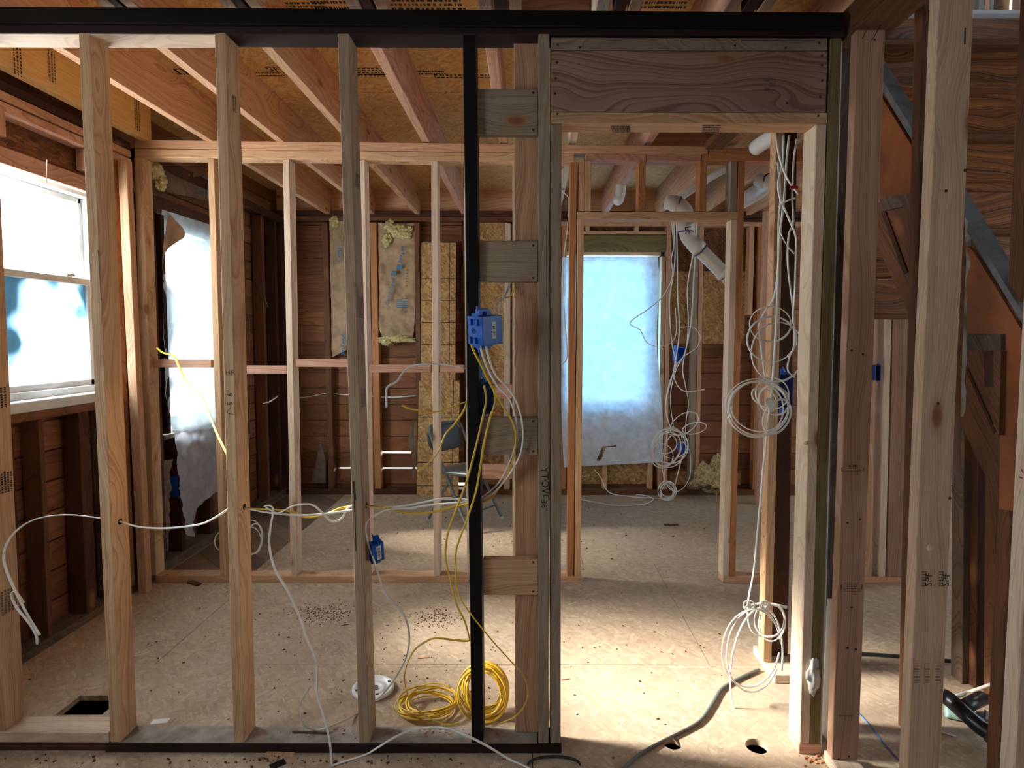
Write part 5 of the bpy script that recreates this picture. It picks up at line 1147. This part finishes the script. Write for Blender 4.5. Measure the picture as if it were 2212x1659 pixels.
# ------------------------------------------------------------------ stamps, notes and nails
def marks(parent, px, py, Yp, w, h, kind='bars', mat='ink', n=4, seed=1, X=None, vertical=False):
    """small mill-stamp print: rows of broken dashes on the face at Yp (or the plane x=X)"""
    rnd_ = random.Random(seed); bm = bmesh.new(); c = atY(px, py, Yp) if X is None else atX(px, py, X)
    if X is None: U = Vector((1, 0, 0)); V = Vector((0, 0, 1)); Nn = Vector((0, -1, 0)); 
    else: U = Vector((0, 1, 0)); V = Vector((0, 0, 1)); Nn = Vector((1, 0, 0))
    if vertical: U, V = V, -U
    for i in range(n):
        v = (i + .5) / n - .5; u = -.5; th = h / n * .55
        while u < .5:
            l = rnd_.uniform(.03, .09); q = c + U * ((u + l / 2) * w) + V * (v * h) + Nn * .0012
            a = U * (l * w / 2); b = V * (th / 2) * rnd_.uniform(.5, 1)
            vs = [bm.verts.new(q - a - b), bm.verts.new(q + a - b), bm.verts.new(q + a + b), bm.verts.new(q - a + b)]; bm.faces.new(vs)
            u += l + rnd_.uniform(.015, .04)
    return link('grade_stamp', to_mesh(bm), mat, parent)
FY = lambda p: p.matrix_basis.translation.y
yf1 = 1.98 - .0015
def ftext(s, px, py, Yp, size, par, mat='ink', name='grade_stamp', up=(0, 0, 1), right=(1, 0, 0)): return text(s, atY(px, py, Yp), right, up, size, mat, par, name)
ftext('SPF', 1842, 1009, yf1, .020, R1); marks(R1, 1838, 1017, yf1 + .001, .055, .010, n=2, seed=3)
for px in (1818, 1865): marks(R1, px, 1014, yf1 + .001, .004, .032, n=1, seed=5)
ftext('STUD', 1840, 1266, yf1, .014, R1); marks(R1, 1838, 1259, yf1 + .001, .045, .006, n=1, seed=8); marks(R1, 1840, 1274, yf1 + .001, .055, .014, n=3, seed=9)
for px in (1817, 1861): marks(R1, px, 1268, yf1 + .001, .004, .036, n=1, seed=5)
marks(R1, 1827, 1546, yf1 + .001, .045, .008, n=2, seed=13)
yf2 = 1.56 - .001
for px in (1995, 2032): vt = ftext('SPF', px + 12, 1252, yf2 - .0006, .026, R2, right=(0, 0, 1), up=(-1, 0, 0)); marks(R2, px, 1250, yf2, .012, .045, n=6, seed=px)
for px in (1978, 2000, 2027): marks(R2, px, 1455, yf2, .014, .06, n=14, seed=px, mat='ink_soft')
ftext('Flaslife', 2010, 1240, yf2 - .0006, .018, R2, name='pencil_note') if False else None
# red pencil mark on the edge stud
y3 = 1.16 - .001
p1 = atY(2206, 1012, y3); 
scribble([(atY(2216, 1010, 1.15), atY(2232, 1034, 1.15), .004, (0, -1, 0)), (atY(2218, 1042, 1.15), atY(2240, 1046, 1.15), .004, (0, -1, 0))], 'ink_red', R3, 'pencil_mark')
xr3 = R3.matrix_basis.translation.x - .0445 - .0012
scribble([(atX(2201, 1030, xr3), atX(2209, 1033, xr3), .003, (-1, 0, 0)), (atX(2206, 1013, xr3), atX(2211, 1022, xr3), .003, (-1, 0, 0))], 'ink_red', R3, 'pencil_mark')
# handwriting
yw = D - .0012
ftext('YTOVC', 1177, 1046, yw, .036, S5, name='marker_note', right=(0.05, 0, -1), up=(1, 0, 0)); ftext('36"', 1175, 1092, yw, .030, S5, name='marker_note', right=(0.05, 0, -1), up=(1, 0, 0))
scribble([(atY(1181, 485, yw), atY(1181, 640, yw), .004, (0, -1, 0))], 'ink_soft', S5, 'marker_note')
ftext('HR', 497, 805, yw, .026, S2, 'ink_soft', 'pencil_note'); ftext('6"', 497, 850, yw, .028, S2, 'ink', 'pencil_note', right=(0, 0, 1), up=(-1, 0, 0)); ftext('5', 497, 872, yw, .026, S2, 'ink', 'pencil_note', right=(0, 0, 1), up=(-1, 0, 0))
scribble([(atY(489, 892, yw), atY(507, 896, yw), .002, (0, -1, 0)), (atY(489, 892, yw), atY(498, 880, yw), .002, (0, -1, 0))], 'ink', S2, 'pencil_note')
scribble([(atY(764, 1040, yw), atY(767, 1080, yw), .007, (0, -1, 0)), (atY(765, 1070, yw), atY(769, 1190, yw), .0028, (0, -1, 0))], 'ink', S3, 'wood_crack')
scribble([(atY(212, 540, yw), atY(219, 650, yw), .0035, (0, -1, 0))], 'ink_soft', S1, 'marker_note')
# side-face stamps on near studs
def sx(o): return o.matrix_basis.translation.x + .019 + .0012
def side_pt(S, px, py):  # pixel on the right-hand face of a stud
    zz = atY(px, py, D + .04).z; L = S.matrix_basis; a = L @ Vector((.0202, 0, 0)); ax = (L.to_3x3() @ Vector((0, 0, 1)))
    t = (zz - a.z) / ax.z; return a + ax * t
def side_marks(S, px, py, w, h, n, seed, mat='ink', vertical=True):
    p = side_pt(S, px, py); rnd_ = random.Random(seed); bm = bmesh.new()
    for i in range(n):
        v = (i + .5) / n - .5; u = -.5
        while u < .5:
            l = rnd_.uniform(.04, .12)
            U, V = (Vector((0, 0, 1)), Vector((0, 1, 0))) if vertical else (Vector((0, 1, 0)), Vector((0, 0, 1)))
            q = p + U * ((u + l / 2) * w) + V * (v * h) + Vector((.0008, 0, 0)); a = U * (l * w / 2); b = V * (h / n * .28)
            bm.faces.new([bm.verts.new(q - a - b), bm.verts.new(q + a - b), bm.verts.new(q + a + b), bm.verts.new(q - a + b)]); u += l + rnd_.uniform(.01, .05)
    return link('grade_stamp', to_mesh(bm), mat, S)
side_marks(S0, 10, 860, .07, .06, 4, 1); side_marks(S0, 20, 1045, .07, .075, 6, 2); side_marks(S0, 28, 1300, .08, .07, 5, 3, 'ink_soft')
side_marks(S3, 778, 665, .07, .06, 8, 4, 'ink_soft'); side_marks(S3, 772, 390, .05, .05, 4, 5, 'ink_soft'); side_marks(S3, 784, 860, .06, .06, 4, 6, 'ink_soft')
side_marks(S2, 505, 225, .05, .03, 2, 7, 'ink_soft')
# header underside stamps
zu = atY(CX, 266.5, D).z - .0012
def under(px, py, w, h, n, seed, s=None):
    p = atZ(px, py, zu); rnd_ = random.Random(seed); bm = bmesh.new()
    for i in range(n):
        v = (i + .5) / n - .5; u = -.5
        while u < .5:
            l = rnd_.uniform(.03, .1); q = p + Vector(((u + l / 2) * w + v * h * .25, v * h, 0)); a = Vector((l * w / 2, 0, 0)); b = Vector((0, h / n * .3, 0))
            bm.faces.new([bm.verts.new(q - a - b), bm.verts.new(q + a - b), bm.verts.new(q + a + b), bm.verts.new(q - a + b)]); u += l + rnd_.uniform(.01, .04)
    return link('grade_stamp', to_mesh(bm), 'ink', HB)
under(1340, 279, .06, .075, 4, 11); under(1536, 279, .06, .085, 5, 12)
# joist deck print on the ceiling sheets (kept with the ceiling)
ceil = bpy.data.objects['ceiling']
def ctext(s, px, py, size, mat='ink', flip=False): 
    p = atZ(px, py, HZ - .0015); return text(s, p, (1, 0, 0), (0, -1, 0), size, mat, ceil, 'printed_word')
ctext('SFI', 595, 150, .08); ctext('an', 375, 152, .14)
def cmarks(px, py, w, h, n, seed):
    p = atZ(px, py, HZ - .0015); rnd_ = random.Random(seed); bm = bmesh.new()
    for i in range(n):
        v = (i + .5) / n - .5; u = -.5
        while u < .5:
            l = rnd_.uniform(.02, .07); q = p + Vector(((u + l / 2) * w, v * h, 0)); a = Vector((l * w / 2, 0, 0)); b = Vector((0, h / n * .25, 0))
            bm.faces.new([bm.verts.new(q - a - b), bm.verts.new(q + a - b), bm.verts.new(q + a + b), bm.verts.new(q - a + b)]); u += l + rnd_.uniform(.01, .04)
    link('printed_line', to_mesh(bm), 'ink', ceil)
for a in ((582, 160, .18, .05, 3, 1), (395, 160, .18, .03, 1, 2), (800, 155, .30, .10, 4, 3), (815, 163, .26, .04, 2, 4), (920, 157, .20, .06, 2, 5), (1000, 165, .3, .06, 2, 6), (890, 200, .5, .01, 1, 7), (640, 18, .25, .10, 4, 9), (725, 5, .2, .12, 3, 10), (920, 6, .3, .12, 4, 12), (1150, 8, .15, .1, 2, 14), (1240, 8, .2, .1, 3, 15), (1430, 6, .2, .1, 3, 16), (400, 195, .12, .02, 1, 17)): cmarks(*a)
# laminated beam print
def lv(px, py, s, size):
    p = atX(px, py, -2.199); text(s, p, (0, 0, 1), (0, -1, 0), size, 'ink_soft', LV, 'grade_stamp')
marks(LV, 37, 122, 0, .16, .05, n=3, seed=3, X=-2.198, vertical=True, mat='ink'); marks(LV, 112, 145, 0, .14, .05, n=3, seed=4, X=-2.198, vertical=True, mat='ink_soft'); marks(LV, 296, 250, 0, .16, .05, n=3, seed=5, X=-2.198, vertical=True, mat='ink_soft')
# header board stamps and nail heads
yh = D - .0014
marks(HM, 1668, 183, yh, .02, .045, n=4, seed=21, mat='ink_soft'); marks(HM, 1656, 183, yh, .015, .06, n=2, seed=22, mat='ink_soft')
nails(HM, [atY(x, y, yh) for x, y in ((1203, 135), (1201, 169), (1199, 202), (1776, 120), (1776, 140), (1776, 174), (1772, 209), (1700, 222))])
nails(HT, [atY(x, y, yh) for x, y in ((1205, 96), (1253, 102), (1588, 98), (1770, 92), (1698, 103))]); nails(HB, [atY(x, y, yh) for x, y in ((1204, 246), (1768, 250))])
scribble([(atY(1601, 87, yh), atY(1660, 87.5, yh), .004, (0, -1, 0)), (atY(1660, 87.5, yh), atY(1760, 88, yh), .002, (0, -1, 0))], 'ink', HT, 'wood_crack')
nails(R1, [atY(x, y, yf1) for x, y in ((1840, 1312), (1831, 1400), (1849, 1403), (1812, 1640), (1834, 1634), (1831, 1130), (1858, 1122), (1840, 757), (1864, 765), (1890, 86))])
scribble([(atY(1862, 84, 1.972), atY(1876, 58, 1.965), .0025, (0, -1, 0)), (atY(1883, 88, 1.972), atY(1903, 54, 1.965), .0025, (0, -1, 0))], 'nail', R1, 'bent_nail')
nails(R2, [atY(x, y, yf2) for x, y in ((2085, 368), (2044, 412), (2027, 872), (2052, 1076))])
scribble([(atY(2085, 60, yf2), atY(2084, 96, yf2), .004, (0, -1, 0))], 'ink', R2, 'wood_crack')
# pale peg on the tall stud and splinter on the doorway jack
bm = bmesh.new(); tube(bm, [atY(2009, 1184, 1.575), atY(2009, 1184, 1.545)], .008, 1, 14); link('wood_peg', to_mesh(bm, 'p', True), 'pine_pale', R2)
bm = bmesh.new(); tube(bm, [atY(1738, 957, D + .005), atY(1743, 957, D - .012)], .006, 1, 10); link('wood_peg', to_mesh(bm, 'p', True), 'pine_pale', S7)
for b_, y_ in ((BL[0], (200, 280)), (BL[1], (530, 600)), (BL[2], (910, 975)), (BL[3], (1215, 1278))): nails(b_, [atY(x, y, D + .0195) for x in (1152,) for y in y_])
# staple and drilled hole marks
for S_, px, py in ((S1, 264, 1128), (S2, 530, 1096), (S3, 789, 1093)):
    p = side_pt(S_, px, py); bm = bmesh.new(); tube(bm, [Vector((p.x - .001, D + .045, p.z)), Vector((p.x + .0006, D + .045, p.z))], .011, 1, 16); link('drilled_hole', to_mesh(bm, 'h', True), 'hole_dark', S_)
# plug of plaster on the treated stud
fluff('plaster_scrap', atY(1757, 1465, D - .012), (.020, .010, .055), 'plaster', label='white plaster lump stuck to the treated stud near its foot', cat='plaster', seed=31, rough=.6, sub=3)
# red pipe clip near the header cables
bm = bmesh.new(); bm_box(bm, tuple(atY(1715, 405, 2.3)), (.03, .01, .012), .002); tag(link('red_clip', to_mesh(bm), 'red_plastic'), 'tiny red clip behind the top of the right doorway jack', 'clip')
# ------------------------------------------------------------------ litter on the floor
def chip(label, px, py, l, w, h, ang, mat, z=0.0, name='wood_scrap', cat='scrap'):
    p = atZ(px, py, z); bm = bmesh.new(); bm_box(bm, (0, 0, h / 2), (l, w, h), min(.0015, h * .3))
    for v in bm.verts: v.co.z = max(0.0, v.co.z + mnoise.noise(v.co * 30) * h * .4)
    o = link(name, to_mesh(bm), mat, None, Matrix.Translation(p) @ Matrix.Rotation(math.radians(ang), 4, 'Z')); return tag(o, label, cat)
chip('flat pale wood scrap on the floor in front of the dark plate', 606, 1628, .10, .028, .006, -4, 'pine')
chip('dark shoe-like bark piece on the floor by the second wall plate', 420, 1262, .09, .03, .012, -25, 'bark_chip')
chip('reddish splinter on the floor left of the yellow coils', 914, 1421, .05, .012, .004, 10, 'wood_chip')
chip('long dark splinter lying on the plate near the weathered stud', 672, 1583, .14, .007, .004, -3, 'bark_chip', .04)
chip('small splinter by the jack stud foot in the doorway', 1220, 1468, .035, .008, .004, 12, 'wood_chip')
chip('dark sliver on the middle floor near the weathered stud', 744, 1351, .035, .006, .003, 25, 'bark_chip')
chip('thin white and red pencil on the floor under the black pipe', 2042, 1585, .07, .007, .006, -35, 'white_paint')
chip('paper price tag on the floor behind the first near stud', 346, 1558, .06, .03, .001, 8, 'sticker', 0, 'paper_tag', 'tag')
chip('black torn felt piece on the floor at the bottom left', 600, 1652, .05, .03, .004, 40, 'hole_dark', 0, 'felt_scrap', 'felt')
chip('dark scrap on the far floor right of the inner doorway centre', 1450, 1135, .12, .03, .006, 10, 'bark_chip')
chip('small block of wood by the right doorway plate', 1762, 1622, .02, .02, .012, 20, 'pine', 0)
chip('stack end of lumber on the far room floor under the stairs', 2090, 1120, .4, .09, .04, 60, 'pine', 0, 'lumber_piece', 'lumber')
def crumbs(name, label, px0, py0, px1, py1, n, mat, smax, seed, z=0):
    rnd_ = random.Random(seed); bm = bmesh.new()
    for i in range(n):
        u = rnd_.gauss(.5, .22); v = rnd_.gauss(.5, .22); p = atZ(px0 + (px1 - px0) * u, py0 + (py1 - py0) * v, z); s = smax * rnd_.uniform(.3, 1) ** 2
        bm_box(bm, (p.x, p.y, z + s * .3), (s * rnd_.uniform(.5, 1.6), s * rnd_.uniform(.4, 1), s * .6), 0, Matrix.Rotation(rnd_.uniform(0, 3), 3, 'Z'))
    return tag(link(name, to_mesh(bm), mat), label, 'debris', None, 'stuff')
crumbs('sawdust', 'dark sawdust crumbs on the middle floor', 620, 1300, 780, 1350, 520, 'bark_chip', .006, 1)
crumbs('sawdust', 'dark crumbs on the floor near the yellow cables', 880, 1310, 1010, 1360, 300, 'bark_chip', .006, 2)
crumbs('floor_debris', 'scattered splinters over the whole front floor', 100, 1260, 1700, 1560, 420, 'bark_chip', .0075, 3)
crumbs('floor_debris', 'pale plaster crumbs over the front floor', 100, 1260, 1200, 1640, 160, 'plaster', .007, 4)
crumbs('floor_debris', 'crumbs on the back room floor', 640, 1070, 1600, 1230, 200, 'bark_chip', .010, 5)
crumbs('plate_debris', 'sawdust lying on the dusty dark plate', 560, 1572, 1180, 1592, 200, 'wood_chip', .006, 6, .0385)
crumbs('floor_debris', 'chips strewn along the front edge of the floor', 0, 1632, 1200, 1656, 160, 'bark_chip', .008, 7)
crumbs('floor_debris', 'reddish chips at the foot of the right doorway studs', 1730, 1620, 1790, 1658, 70, 'wood_chip', .010, 8)

# ------------------------------------------------------------------ shared group phrases for look-alike kinds
def grp(o):
    n = o.name.split('.')[0]
    if o.type == 'EMPTY' or not o.get('category'): 
        return 'blue outlet boxes on the studs' if n == 'outlet_box' else None
    y = o.matrix_basis.translation.y; x = o.matrix_basis.translation.x
    if n == 'wall_stud': return 'studs of the near wall' if 2.0 < y < 2.2 and x < 1.1 else 'studs of the second wall' if 3.4 < y < 3.65 and x > -2.2 else 'studs of the far wall' if y > 5.1 and x > -2.2 else 'studs of the left wall' if x <= -2.2 else 'studs and posts on the right side'
    if n == 'ceiling_joist': return 'joists of the ceiling'
    return {'cripple_stud': 'short cripple studs', 'blocking_board': 'blocking boards', 'top_plate': 'top plates', 'bottom_plate': 'bottom plates', 'cable': 'loose electric cables', 'cable_coil': 'coils of cable', 'drain_pipe': 'white drain pipes', 'insulation_batt': 'paper-faced insulation batts', 'sheathing_panel': 'strand board sheathing panels', 'header_board': 'header boards'}.get(n)
for o in list(COL.objects):
    if o.parent is None and o.get('label') and not o.get('kind') and not o.get('group'):
        g_ = grp(o)
        if g_: o['group'] = g_
